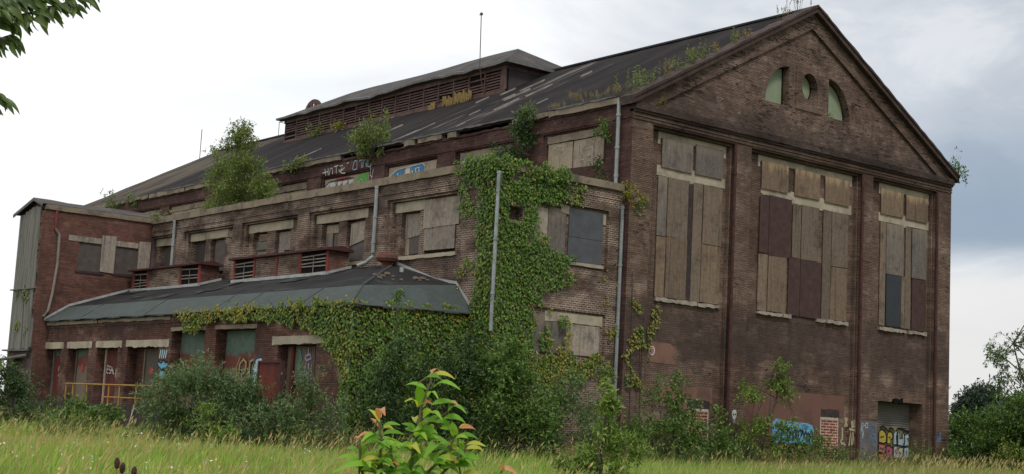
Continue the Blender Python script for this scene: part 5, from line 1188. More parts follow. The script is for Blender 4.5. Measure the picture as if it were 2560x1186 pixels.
def weed(name, label, cat, loc, h, w, nst, mat, seed, L=.13, W=.03, group=None, lean=.25, plume=False, spread=None):
    """upright stalks with narrow leaves, or bare stalks with seed heads"""
    r = np.random.default_rng(seed+500); root = empty(name, loc, label, cat, group)
    C, A, Nn, LL, WW = [], [], [], [], []; mb = MB(); off = Vector(loc); sx, sy = spread or (w, w)
    for k in range(nst):
        b = np.array([r.normal()*sx*.4, r.normal()*sy*.4, 0.]); hh = h*r.uniform(.55, 1.05)
        t = b+np.array([r.normal()*lean*h*.5, r.normal()*lean*h*.5, hh])
        mb.tube([off+Vector((0, 0, -.03)), off+Vector(b*.9), off+Vector((b+t)/2+np.array([0, 0, .05*h])), off+Vector(t)], [.009, .008, .006, .003], 4)
        m = int(r.uniform(8, 15)); s = r.uniform(.55 if plume else .12, 1, m)[:, None]
        C.append(b+(t-b)*s); d = unit(m, r)*(.35 if plume else .8); d[:, 2] += .6
        A.append(d); Nn.append(unit(m, r)+np.array([0, 0, .6])); LL.append(L*r.uniform(.6, 1.2, m)); WW.append(W*r.uniform(.6, 1.2, m))
    V, Q = leaf_arrays(*[np.concatenate(x) for x in (C, A, Nn, LL, WW)])
    np_mesh('foliage', V, Q, mat, parent=root); mb.build('stem', STEMG, root); return root
gz = lambda x: EAVE+SL*min(x, W-x)+.16
gw = 'weeds growing along the gable\'s left slope'
for k, (x, h, w, mat, lab) in enumerate([(.2, .95, .75, LF_ROOF, 'lowest and bushiest weed clump at the foot of the left gable slope'), (1.15, .75, .7, LF_ROOF, 'green weed clump second from the foot of the left gable slope'), (2.0, .8, .35, LF_DRY, 'thin dry stalks third up the left gable slope'),
        (2.75, .5, .6, LF_ROOF, 'short mossy weed tuft low on the left gable slope'), (3.75, .75, .55, LF_WEED, 'bright green weed clump midway up the left gable slope'), (4.35, .8, .4, LF_ROOF, 'taller leafy weed halfway up the left gable slope'),
        (5.0, .55, .4, LF_DRY, 'straw-coloured tuft just above the middle of the left gable slope'), (6.3, .75, .35, LF_WEED, 'yellow-green weed two thirds up the left gable slope'), (6.9, .5, .35, LF_DRY, 'small dry tuft above the yellow-green gable weed')]):
    weed('gable_weed', lab, 'weed', (x, .25, gz(x)-.02), h, w, 16 if w > .4 else 8, mat, k, group=gw, L=.16, W=.04)
weed('gable_weed', 'dry grass stalks left of the gable\'s peak', 'weed', (9.5, .3, gz(9.5)), .75, .5, 9, LF_DRY, 12, plume=True, group=gw)
weed('gable_weed', 'dry grass stalks on the very peak of the gable', 'weed', (10.7, .3, gz(10.7)), .75, .7, 12, LF_DRY, 13, plume=True, group=gw)
weed('gable_weed', 'trailing weed at the inner foot of the left gable border', 'weed', (1.5, -.05, 15.1), .6, .6, 10, LF_IVYY, 14, group=gw)
eg = 'dry grass along the hall eaves'
for k, (y, h, w, lab) in enumerate([(1.2, .6, .8, 'dry grass tuft on the eaves nearest the gable foot'), (2.6, .45, .7, 'low dry grass on the eaves above the cream panels'), (3.9, .75, .4, 'tallest straw tuft on the eaves above the cream panels'), (5.2, .35, .7, 'short dry grass on the eaves by the grey-green tuft')]):
    weed('eaves_grass', lab, 'weed', (.05, y, 15.42), h, w, 14, LF_DRY, k+20, L=.2, W=.015, plume=True, group=eg, spread=(.15, w*1.3))
# straw-yellow rags hanging at the lantern louvres
tg = 'straw-yellow rags under the lantern louvres'
for k, (y, z, h, lab) in enumerate([(25.9, 19.9, 1.0, 'straw-yellow rag hanging alone, leftmost under the lantern louvres'), (24.3, 20.1, .85, 'straw-yellow rag second from the left under the lantern louvres'), (23.2, 20.15, .8, 'straw-yellow rag third from the left under the lantern louvres'), (22.5, 20.2, .75, 'straw-yellow rag rightmost under the lantern louvres')]):
    root = empty('straw_rag', (7.95, y, z-.3), lab, 'rag', tg); mb = MB(); r = random.Random(k)
    for q in range(6):
        u = y+(q-2.5)*.17*(1 if k else .6); t = z+r.uniform(.1, .4)*(1.0); b = z-h*r.uniform(.25, .6)+.1
        mb.prism(FX(8.02), [(u-.09, t), (u+.09, t+.05), (u+.07, b), (u, b-.12), (u-.06, b+.05)], -.06-.02*r.random(), -.02)
    mb.build('strip', STRAWY, root)

# ---- ivy: leaves laid like shingles over a wall sheet
def inpoly(P, poly):
    x, y = P[:, 0], P[:, 1]; ins = np.zeros(len(P), bool); n = len(poly)
    for k in range(n):
        (x0, y0), (x1, y1) = poly[k], poly[(k+1) % n]
        c = ((y0 > y) != (y1 > y)) & (x < (x1-x0)*(y-y0)/((y1-y0)+1e-12)+x0); ins ^= c
    return ins
def vnoise(P, s, sd):
    r = np.random.default_rng(sd); o = np.zeros(len(P))
    for k in range(9):
        a = r.uniform(0, 6.28); f = s*r.uniform(.5, 2.2); o += np.sin((P[:, 0]*math.cos(a)+P[:, 1]*math.sin(a))*f+r.uniform(0, 6.28))
    return o/4.
def ivy_on(F, outw, poly, dens, seed, hole=-9., yell=0., size=.118, thick=.18, rag=.18, ybias=None, cut=None):
    r = np.random.default_rng(seed); poly = [tuple(p) for p in poly]
    us = [p[0] for p in poly]; zs = [p[1] for p in poly]
    n = int((max(us)-min(us)+.6)*(max(zs)-min(zs)+.6)*dens*3.3)
    P = np.c_[r.uniform(min(us)-.3, max(us)+.3, n), r.uniform(min(zs)-.3, max(zs)+.3, n)]
    Pj = P+np.c_[vnoise(P, 5, seed+1), vnoise(P, 5, seed+2)]*rag
    P = P[inpoly(Pj, poly) & (vnoise(P, 2.6, seed+3) > hole)]
    if cut: P = P[~((P[:, 0] > cut[0]) & (P[:, 0] < cut[1]) & (P[:, 1] > cut[2]) & (P[:, 1] < cut[3]))]
    n = len(P); d = -(.015+r.random(n)**1.6*thick*(.6+.4*np.clip(vnoise(P, 1.7, seed+5)+.6, 0, 1.4)))
    C = np.array([F(u, z, dd) for (u, z), dd in zip(P, d)])
    ow = np.array(outw, float); side = np.cross(ow, [0, 0, 1.])
    A = np.array([0, 0, -1.])+side*r.normal(size=(n, 1))*.55+ow*r.uniform(.05, .5, (n, 1))
    Nn = ow*.8+np.array([0, 0, .55])+r.normal(size=(n, 3))*.28
    yp = np.clip(yell+yell*1.2*vnoise(P, 1.5, seed+4)+(ybias(P) if ybias else 0), 0, 1)
    return C, A, Nn, size*r.uniform(.6, 1.25, n), size*.85*r.uniform(.6, 1.2, n), (r.random(n) < yp).astype(int)
def ivy(name, label, loc, sheets, stems=()):
    root = empty(name, loc, label, 'ivy')
    X = [np.concatenate([s[k] for s in sheets]) for k in range(6)]
    V, Q = leaf_arrays(X[0], X[1], X[2], X[3], X[4], .18)
    np_mesh('foliage', V-np.array(loc), Q, [LF_IVY, LF_IVYY], X[5], parent=root)
    mb = MB()
    for s in stems: mb.tube(s, .018, 4)
    mb.build('stem', STEM, root); return root
endA = [(-6.8, 11.62), (-5.0, 11.66), (-3.16, 11.55), (-3.04, 10.55), (-4.6, 10.19), (-4.81, 9.39), (-4.48, 8.6), (-2.62, 8.37), (-2.69, 7.87), (-3.03, 7.11), (-3.86, 6.87), (-4.5, 6.01), (-4.7, 4.66), (-4.42, 4.25), (-2.65, 4.40), (-.91, 4.38), (-1.0, 4.04), (-2.15, 3.25), (-2.75, 2.58), (-6.68, .5), (-6.8, 3.9)]
OE, OF = (0, -1, 0), (-1, 0, 0)
ylow = lambda P: np.clip((6.3-P[:, 1])*.22, -.15, .55)*(P[:, 0] > -4.9)+.12*(np.abs(P[:, 0]+6.6) < .25)
ivy('wall_ivy', 'thick green ivy cloaking the annex corner and end wall round the zinc downpipe', (-6.7, .3, 0), [
    ivy_on(FE, OE, endA, 105, 1, yell=.02, hole=-1.15, ybias=ylow, cut=(-6.15, -5.3, 9.45, 10.05)),
    ivy_on(FY(AY-.13), OE, [(-6.95, 11.9), (-3.1, 11.8), (-3.0, 11.25), (-6.9, 11.2)], 90, 21, hole=-.7, yell=.06),
    ivy_on(FX(AX-.13), OF, [(2.9, 11.95), (.25, 11.95), (.25, 11.2), (2.7, 11.3)], 90, 22, hole=-.7, yell=.06),
    ivy_on(FE, OE, [(-5.9, 10.9), (-3.2, 10.75), (-3.1, 10.4), (-4.6, 10.25), (-5.6, 9.9)], 60, 2, hole=-.2, yell=.05),
    ivy_on(FE, OE, [(-3.2, 11.6), (-1.76, 11.19), (-2.15, 10.4), (-3.03, 10.44)], 60, 3, hole=.25, yell=.35),
    ivy_on(FE, OE, [(-4.95, 10.2), (-3.6, 10.2), (-3.9, 9.0), (-4.2, 8.3), (-4.95, 8.3)], 70, 4, hole=.12, yell=.05),
    ivy_on(FE, OE, [(-3.37, 7.6), (-2.63, 7.6), (-2.63, 5.78), (-2.75, 4.33), (-3.28, 4.29)], 75, 5, hole=-.1, yell=.65),
    ivy_on(FE, OE, [(-.86, 8.0), (-.35, 7.78), (-.2, 5.98), (-.3, 3.36), (-.96, 3.32), (-.65, 5.62)], 50, 6, hole=.05, yell=.6),
    ivy_on(FE, OE, [(-4.36, 6.7), (-3.75, 6.72), (-3.6, 4.43), (-4.22, 4.39)], 75, 7, hole=-.05, yell=.55),
    ivy_on(FE, OE, [(-2.6, 8.3), (-1.4, 7.6), (-2.0, 7.2), (-2.9, 7.0)], 30, 8, hole=.3, yell=.6),
    ivy_on(FA_, OF, [(2.84, 11.85), (.3, 11.85), (.3, .5), (1.1, .5), (1.24, 5.61), (1.32, 7.96), (1.56, 9.24), (1.3, 10.64), (2.93, 11.35)], 105, 9, hole=-1.2, yell=.08),
    ivy_on(FA_, OF, [(2.6, 10.9), (1.9, 10.7), (1.6, 9.5), (2.3, 9.6), (2.75, 10.29)], 65, 10, hole=-.3, yell=.1),
    ivy_on(FA_, OF, [(2.5, 8.1), (1.2, 7.9), (1.1, 5.8), (1.7, 5.9), (2.6, 6.9)], 60, 11, hole=-.1, yell=.35)],
    [[(AX-.03, .8, 0), (AX-.04, .9, 5), (AX-.03, 1.2, 11)], [(-6.0, AY-.03, 0), (-5.8, AY-.04, 6), (-5.0, AY-.03, 11)]])
ivy('wall_ivy', 'sparse yellowing creeper on the left corner pier of the gabled front', (.5, -.1, 0), [
    ivy_on(F0, OE, [(0, 11.9), (.73, 11.85), (.95, 10.86), (.4, 10.3), (0, 10.6)], 60, 12, hole=0, yell=.4),
    ivy_on(F0, OE, [(0.02, 7.6), (.85, 6.6), (1.2, 4.44), (1.01, 3.3), (.05, 3.2)], 45, 13, hole=.05, yell=.65),
    ivy_on(FY(.38), OE, [(1.87, 6.9), (2.27, 6.9), (2.24, 5.18), (1.69, 4.4), (1.65, 5.81)], 50, 14, hole=-.1, yell=.6)],
    [[(.5, -.03, 0), (.4, -.04, 5), (.3, -.03, 8)], [(1.0, -.03, 0), (1.05, -.03, 6.2)], [(1.15, -.025, 0), (.9, -.03, 5.0)]])
yedge = lambda P: .45*(P[:, 1] > 5.42)+.25*(P[:, 0] > 9)
ivy('wall_ivy', 'yellow-green creeper along the low wing\'s eaves and down its right corner', (-12.2, 2, 0), [
    ivy_on(FX(WX-.12), OF, [(16.0, 5.72), (13.0, 5.72), (6.91, 5.74), (1.3, 5.74), (1.2, .2), (1.55, .2), (1.85, 2.67), (2.35, 3.54), (3.4, 4.36), (4.75, 4.8), (6.9, 5.08), (10.1, 5.16), (12.94, 5.23), (13.41, 4.72), (14.75, 4.84), (14.9, 5.3)], 105, 15, hole=-1.15, yell=.26, rag=.13, ybias=yedge, thick=.16),
    ivy_on(FWE, OE, [(-12.3, 5.75), (-10.0, 5.82), (-6.7, 5.9), (-6.7, .2), (-12.3, .2)], 95, 16, hole=-1.4, yell=.05, thick=.2, ybias=lambda P: .4*(P[:, 1] > 5.4)),
    ivy_on(FX(WX-.3), OF, [(12.8, 5.84), (1.3, 5.84), (1.3, 5.60), (12.8, 5.64)], 70, 17, hole=-.1, yell=.7, thick=.05)],
    [[(WX-.04, 1.75, 0), (WX-.05, 1.9, 5.4)], [(WX-.04, 2, 5.3), (WX-.05, 14, 5.35)]])
ivy('wall_ivy', 'green growth on the grey tower cladding', (TX-.15, 32, 0), [
    ivy_on(FX(TX-.12), OF, [(31.4, 7.6), (33.9, 7.9), (33.7, 5.2), (32.0, 4.8), (31.3, 5.6)], 36, 18, hole=.25, yell=.25, thick=.05)], [[(TX-.14, 32.4, 4.1), (TX-.14, 32.7, 7.5)]])

# ================================================================== GROUND AND MEADOW
def ground_z(x, y): return -.0 + .05*np.sin(x*.21+1)*np.cos(y*.17)
xs = np.unique(np.concatenate([np.linspace(-900, -80, 8), np.linspace(-80, 140, 111), np.linspace(140, 1500, 8)]))
ys = np.unique(np.concatenate([np.linspace(-900, -80, 8), np.linspace(-80, 140, 111), np.linspace(140, 1500, 8)]))
GXX, GYY = np.meshgrid(xs, ys, indexing='ij')
V = np.c_[GXX.ravel(), GYY.ravel(), ground_z(GXX, GYY).ravel()-.06]
ii, jj = np.meshgrid(np.arange(len(xs)-1), np.arange(len(ys)-1), indexing='ij'); a = (ii*len(ys)+jj).ravel()
Q = np.c_[a, a+len(ys), a+len(ys)+1, a+1]
GM = N('meadow_soil', .95, .1); pp = GM.pos()
gk = GM.mix(GM.ramp(GM.noise(pp, .35, 5), .4, .6), (.085, .105, .03), (.14, .12, .05))
GM.base(GM.mix(.7, gk, GM.cramp(GM.noise(pp, 5, 5, .7), [(.3, (.5, .5, .5)), (.7, (1.4, 1.4, 1.3))]), 'MULTIPLY')); GM.bump(GM.noise(pp, 4, 5), 1., .2)
tag(np_mesh('ground', V, Q, GM.mat), kind='structure')

CAMP = np.array([-40.559, -42.882, 1.6]); FWD = np.array([.62585, .77995]); RGT = np.array([.77995, -.62585])
def field(n, dmin, dmax, half, r, pw=1.):
    D_ = dmin+(dmax-dmin)*r.random(n)**pw; t = r.uniform(-half, half, n)*D_
    x = CAMP[0]+FWD[0]*D_+RGT[0]*t; y = CAMP[1]+FWD[1]*D_+RGT[1]*t
    ok = ~((x > -14.4) & (y > .6)) & ~((x > -.3) & (x < 23.0) & (y > -.1)) & ~((x > -14.5) & (y > 31))
    return x[ok], y[ok], D_[ok]
def blades(x, y, h, w, r, lean=.35):
    n = len(x); z = ground_z(x, y)-.05; a = r.uniform(0, 6.283, n); S = np.c_[np.cos(a), np.sin(a), np.zeros(n)]*w[:, None]*.5
    B = np.c_[x, y, z]; wind = np.array([RGT[0], RGT[1], 0])*.16
    ln = np.c_[r.normal(size=(n, 2))*lean, np.zeros(n)]*h[:, None]*.5+wind*h[:, None]
    M_ = B+np.c_[np.zeros((n, 2)), h*.58]+ln*.4; T_ = B+np.c_[np.zeros((n, 2)), h*(1-.12*np.abs(ln[:, 0])/(h+.01))]+ln*1.25
    V = np.empty((n, 5, 3)); V[:, 0] = B-S; V[:, 1] = B+S; V[:, 2] = M_+S*.8; V[:, 3] = M_-S*.8; V[:, 4] = T_
    i = np.arange(n)[:, None]*5
    F3 = np.concatenate([i+[0, 1, 2], i+[0, 2, 3], i+[3, 2, 4]])
    return V.reshape(-1, 3), F3, T_
r = np.random.default_rng(77)
x, y, D_ = field(150000, 9, 78, .62, r, .85)
tall = vnoise(np.c_[x, y], .35, 5); patch = vnoise(np.c_[x, y], .9, 6)
h = (.52+.12*tall+.10*patch)*r.uniform(.6, 1.25, len(x))+.18*np.clip((D_-40)/20, 0, 1); h = np.clip(h, .2, 1.25)
V, F3, T_ = blades(x, y, h, .010+.00075*D_, r)
tag(np_mesh('meadow_grass', V, F3, GRASS), kind='stuff', label='long yellow-green meadow grass in front of the hall', cat='grass')
x, y, D_ = field(12000, 11, 76, .6, r, .8)
side_ = ((x-CAMP[0])*RGT[0]+(y-CAMP[1])*RGT[1])/D_; k = (vnoise(np.c_[x, y], .28, 9) > .05+1.9*np.clip(side_+.12, -.45, .6)*(D_ < 40)); x, y, D_ = x[k], y[k], D_[k]; n = len(x)
h = np.clip(.78+.14*vnoise(np.c_[x, y], .4, 10)+r.normal(size=n)*.12, .4, 1.3)+.22*np.clip((D_-42)/16, 0, 1)
V, F3, T_ = blades(x, y, h, .006+.0003*D_, r, .3)
A = np.c_[r.normal(size=(n, 2))*.3+np.array([RGT*.35]), np.full(n, .9)]
V2, Q2 = leaf_arrays(T_-np.array([0, 0, .05]), A, unit(n, r), .16*r.uniform(.6, 1.4, n)+.0012*D_, .014*r.uniform(.7, 1.4, n)+.0006*D_)
F2 = np.concatenate([Q2[:, [0, 1, 2]], Q2[:, [0, 2, 3]]])+len(V)
tag(np_mesh('seeding_grass', np.concatenate([V, V2]), np.concatenate([F3, F2]), PLUME), kind='stuff', label='straw-coloured seed heads standing over the meadow grass', cat='grass')
# flecks of white and yellow flowers at the left
x, y, D_ = field(450, 15, 46, .5, r); tt = (x-CAMP[0])*RGT[0]+(y-CAMP[1])*RGT[1]; k = (tt/D_ < -.12); x, y, D_ = x[k], y[k], D_[k]; n = len(x)
C = np.c_[x, y, .62+r.normal(size=n)*.12]
V, Q = leaf_arrays(np.repeat(C, 3, 0)+r.normal(size=(n*3, 3))*.03, unit(n*3, r), unit(n*3, r)+np.array([0, 0, 1.]), r.uniform(.03, .06, n*3), r.uniform(.03, .05, n*3))
tag(np_mesh('meadow_flowers', V, Q, [flat('petal_white', (.62, .62, .52), .6), flat('petal_yellow', (.55, .42, .05), .6)], np.repeat((r.random(n) < .45).astype(int), 3)), kind='stuff', label='white and yellow flower flecks in the meadow', cat='flowers')

# taller weeds that soften the line between meadow and shrubs
wg = 'tall weeds at the back of the meadow'
wspec = [(-22.5, 8.5, 1.1, .9, LF_WEED, 'pale weed clump at the back of the meadow below the brick tower'), (-21.2, 6.0, 1.0, .9, LF_MID, 'dark weed clump left of the pale feathery bush'), (-21.5, 3.2, 1.2, .8, LF_WEED, 'tall pale weed clump between rail and feathery bush'),
         (-20.5, .5, .9, .8, LF_MID, 'low weed clump just left of the feathery bush'), (-23.5, 11.5, 1.0, 1.0, LF_MID, 'green weed clump before the dark shrub at the brick tower'), (-20.2, 9.0, 1.1, .9, LF_WEED, 'weed clump below the left end of the yellow rail'),
         (-16.8, -3.4, 1.1, .9, LF_WEED, 'yellowish weed clump before the pointed blue-green bush'), (-15.2, -4.2, 1.2, .9, LF_DRY, 'reddish-brown dry weed clump right of the blue-green bush'), (-13.6, -5.2, 1.0, .9, LF_MID, 'weed clump before the tall dark shrub'),
         (-8.6, -7.2, .9, .9, LF_DRY, 'straw weed clump in front of the soft-leaved shrub'), (-5.0, -6.0, 1.0, 1.0, LF_WEED, 'weed clump right of the lone ragged bush'), (-1.6, -5.6, 1.0, 1.0, LF_MID, 'weed clump before the hall\'s left corner pier'),
         (2.6, -3.4, 1.1, 1.1, LF_WEED, 'weed clump under the left bricked-up opening'), (6.0, -3.4, 1.0, 1.0, LF_DRY, 'dry weed clump at the young tree\'s foot'), (8.6, -3.2, 1.1, 1.0, LF_WEED, 'pale weed clump right of the young tree'),
         (12.4, -2.0, 1.1, 1.1, LF_MID, 'weed clump between blue graffiti and right bricked-up opening'), (15.2, -1.6, 1.2, 1.0, LF_DRY, 'dry weed clump under the cream letters'), (17.3, -1.7, 1.1, .9, LF_MID, 'weed clump at the left jamb of the roller door'),
         (18.6, -1.3, 1.6, .5, LF_LIGHT, 'tall bright weed standing before the roller door'), (20.2, -1.4, 1.3, .9, LF_WEED, 'weed clump before the right half of the roller door'), (22.0, -1.6, 1.2, 1.0, LF_MID, 'weed clump at the hall\'s right corner')]
for k, (x_, y_, h_, w_, m_, lab) in enumerate(wspec):
    weed('tall_weed', lab, 'weed', (x_, y_, 0), h_*1.1, w_*1.5, 46, m_, k+60, L=.17, W=.035, group=wg, lean=.3)

# ---- near plants
def big_leaf(V, Fq, mi, base, tip, nrm, w, arch, m, nseg=6):
    base, tip, nrm = np.array(base), np.array(tip), np.array(nrm); ax = tip-base; L = np.linalg.norm(ax); ax = ax/L
    s = np.cross(ax, nrm); s /= np.linalg.norm(s)+1e-9; nn = np.cross(s, ax)
    i0 = len(V)
    for k in range(nseg+1):
        t = k/nseg; wd = w*.5*(math.sin(math.pi*min(1, t**.8*.97+.02))**.75)*(1-.25*t) if 0 < k < nseg else .0015
        c = base+ax*L*t+nn*arch*L*(4*t*(1-t))*.5
        for q in (-1, -.5, 0, .5, 1): V.append(c+s*wd*q+nn*wd*.38*(abs(q)))
    for k in range(nseg):
        for q in range(4):
            a = i0+k*5+q; Fq.append((a, a+1, a+6, a+5)); mi.append(m)
def cutting(name, label, origin, stems, leaves, zref, seed):
    """plant laid out in its own upright frame: px-like millimetres right / up, leaves given as base-tip"""
    r = random.Random(seed); root = empty(name, origin, label, 'sapling'); o = np.array(origin)
    Rv = np.array([RGT[0], RGT[1], 0]); Tv = np.array([-FWD[0], -FWD[1], 0]); Z = np.array([0, 0, 1.])
    P = lambda a, b, c=0.: Rv*a+Z*b+Tv*c
    V, Fq, mi = [], [], []
    for (ax_, az, bx, bz, w, m) in leaves:
        c = r.uniform(-.07, .07); tip = P(bx, bz, c+r.uniform(-.05, .07)); base = P(ax_, az, c*.4)
        nrm = Z*.75+Tv*.65+Rv*r.uniform(-.35, .35)
        if abs(bx-ax_) < abs(bz-az): nrm = Tv+Z*.2
        big_leaf(V, Fq, mi, base, tip, nrm, w*1.4, r.uniform(.22, .42), m)
        mbx = None
    np_mesh('foliage', np.array(V), np.array(Fq), [SAP_G, SAP_Y, SAP_O], np.array(mi), parent=root, smooth=True)
    mb = MB()
    for s in stems:
        n = len(s); mb.tube([Vector(o+P(*p)) for p in s], [.0055-.003*k/(n-1) for k in range(n)], 6)
    for (ax_, az, bx, bz, w, m) in leaves[:]:
        j = min(((p[0]-ax_)**2+(p[1]-az-.02)**2, p) for s in stems for p in s)[1]
        d = ((j[0]-ax_)**2+(j[1]-az)**2)**.5
        if d < .16: mb.tube([Vector(o+P(ax_, az)), Vector(o+P(j[0], j[1], (j[2] if len(j) > 2 else 0)))], .0022, 4)
    mb.build('stem', STEMG, root); return root
S_ = .2969/1000*1.003
def zx(x): return (840+.2969*x-1080)/1000*1.003
def zz_(y): return 1.71-(880+.2969*y-930)/1000*1.003
LV = [(800,180,1000,205,50,1),(800,172,870,138,26,2),(805,178,795,140,18,2),(890,218,775,205,62,0),(830,285,1060,297,52,0),(770,305,580,282,46,0),(690,262,735,452,78,0),(780,372,885,382,36,0),(740,445,835,428,42,2),(820,432,1040,412,56,0),(970,405,1050,430,30,2),(740,492,842,502,46,1),
 (965,478,1120,487,48,0),(705,455,620,420,30,1),(760,545,930,552,62,0),(930,535,1110,565,62,0),(700,592,680,568,48,1),(705,655,575,600,52,0),(410,640,570,612,52,0),(395,595,282,497,34,1),(392,572,468,540,62,2),(398,560,375,520,30,2),(400,652,305,570,34,2),(415,652,512,650,44,1),(330,690,232,738,28,2),(235,742,205,740,24,2),(380,702,275,765,48,0),
 (275,770,245,885,56,0),(240,852,100,852,38,0),(255,890,410,872,40,0),(420,702,612,690,52,0),(500,822,620,768,60,0),(500,832,415,830,64,0),(700,702,805,640,58,0),(780,565,990,592,76,0),(1000,562,1030,692,56,0),(1060,612,1200,627,46,2),(1062,605,1150,590,30,1),(1050,682,1222,697,48,0),(1040,692,1142,692,40,0),(1130,747,1292,747,44,1),(1120,782,1282,802,42,1),
 (1060,742,1085,782,46,0),(720,722,900,702,62,0),(740,722,1000,752,64,0),(735,862,640,962,56,0),(960,952,1142,932,54,0),(960,962,1092,992,54,0),(1010,832,1142,852,54,0),(500,902,602,892,46,0),(420,922,215,992,54,0),(400,985,60,1022,56,0),(520,945,595,932,44,2),(640,1002,500,1000,54,0),(680,882,822,892,50,0),(845,822,905,932,66,0),(765,802,700,905,60,0),
 (1100,1010,1262,988,52,1),(690,960,800,1010,60,0),(820,980,960,1040,60,0),(450,1000,560,1040,60,0),(1000,900,1120,960,56,0),(880,760,800,860,64,0),(560,960,470,1050,60,0),(900,620,1040,640,60,0),(720,600,860,640,64,0),(640,740,720,800,56,0),(900,860,1010,905,58,0),(300,940,180,960,40,0),(250,1080,60,1100,60,0),(700,1060,880,1120,66,0),(950,1060,1120,1120,62,0),(560,1080,420,1140,64,0)]
rs = random.Random(2)
for q in range(110):
    a, b = rs.choice([(690, 800), (672, 1000), (420, 900), (402, 760), (250, 960), (900, 900), (1000, 780), (760, 1040), (515, 960), (1060, 880), (715, 640), (560, 1080)]); th = rs.uniform(-.5, .6); L_ = rs.uniform(90, 170)*rs.choice([-1, 1, 1]); b += rs.uniform(-40, 60); a += rs.uniform(-30, 40)
    LV.append((a, b, a+L_, b+abs(L_)*th*.6, rs.uniform(46, 66), 1 if rs.random() < .12 else 0))
leaves = [(zx(a), zz_(b), zx(c), zz_(d), w*S_*.95, m) for a, b, c, d, w, m in LV]
stm = lambda pts: [(zx(a), zz_(b), .0) for a, b in pts]
cutting('cherry_sapling', 'bushy bright green cherry sapling with orange leaf tips rising before the meadow', (-38.44, -39.95, 0),
    [stm([(715, 6200), (690, 2500), (672, 1300), (672, 1031), (690, 800), (715, 640), (728, 520), (735, 440), (770, 330), (800, 240), (800, 175)]), stm([(680, 1700), (560, 1250), (430, 1020), (420, 900), (402, 700), (385, 560)]),
     stm([(660, 1900), (400, 1300), (300, 1090), (250, 940), (240, 760)]), stm([(680, 1500), (760, 1080), (900, 900), (1000, 760), (1050, 620)]), stm([(675, 1600), (560, 1100), (515, 900), (505, 800)]), stm([(690, 1300), (900, 1040), (1060, 860), (1130, 770)]), stm([(715, 640), (850, 560), (960, 480)])], leaves, 0, 3)
lv2 = [(1440,932,1412,868,24,2),(1440,942,1572,966,44,2),(1420,990,1532,1012,52,0),(1425,985,1340,1010,48,0),(1405,1040,1520,1075,56,0),(1400,1060,1290,1090,52,0),(1440,940,1500,925,30,1)]
q0 = np.array([-38.44, -39.95, 0])+np.array([RGT[0], RGT[1], 0])*.19
sx0 = zx(1400)
cutting('cherry_sapling', 'small orange-tipped cherry shoot beside the larger sapling', tuple(q0-np.array([0, 0, 0])), [[(zx(a)-.19, zz_(b), 0.) for a, b in [(1380, 6200), (1385, 2000), (1395, 1031), (1425, 980), (1440, 930)]]],
        [(zx(a)-.19, zz_(b), zx(c)-.19, zz_(d), w*S_*.95, m) for a, b, c, d, w, m in lv2], 0, 5)

# teasels
def teasel(label, loc, heads, g):
    root = empty('teasel', loc, label, 'teasel', g); off = Vector(loc)
    for (a, h, tilt) in heads:
        R_ = Vector((RGT[0], RGT[1], 0)); top = off+R_*a+Vector((0, 0, h)); mb = MB(); pf = [(-.045, .006), (-.03, .017), (0, .022), (.022, .018), (.04, .006)]
        n = 10; ax = (Vector((0, 0, 1))+R_*tilt).normalized(); sd = ax.orthogonal().normalized(); up = ax.cross(sd)
        rings = [[top+ax*z+(sd*math.cos(2*math.pi*k/n)+up*math.sin(2*math.pi*k/n))*q for k in range(n)] for z, q in pf]
        for A_, B_ in zip(rings[:-1], rings[1:]):
            for k in range(n): mb.face([A_[k], A_[(k+1) % n], B_[(k+1) % n], B_[k]])
        rr = random.Random(int(a*1000)+3)
        for k in range(90):   # spines
            th = rr.uniform(0, 6.28); z = rr.uniform(-.035, .036); q = .021*(1-(z/.05)**2); d = sd*math.cos(th)+up*math.sin(th)
            p = top+ax*z+d*q; e = p+d*.010+ax*.006; s_ = ax.cross(d)*.0012; mb.face([p-s_, p+s_, e])
        for k in range(6):
            th = k*1.05; d = sd*math.cos(th)+up*math.sin(th); p = top-ax*.045; mb.tube([p, p+d*.025+ax*.01, p+d*.04+ax*.05], [.0018, .0014, .0006], 3)
        mb.build('seed_head', worn('teasel_brown', (.085, .045, .030), (.045, .026, .02), 60, fine=.3), root)
        mb = MB(); mb.tube([off+R_*a*.3, off+R_*a*.8+Vector((0, 0, h*.6)), top-ax*.045], [.006, .005, .004], 6); mb.build('stem', STRAWY, root)
tl = 'brown teasel heads in the meadow'
teasel('dead teasel with a pair of brown heads', (-35.84, -32.37, 0), [(-.035, 1.135, -.03), (.01, 1.10, .05)], tl)
teasel('dead teasel with a single brown head', (-35.76, -32.43, 0), [(0, 1.075, .02)], tl)

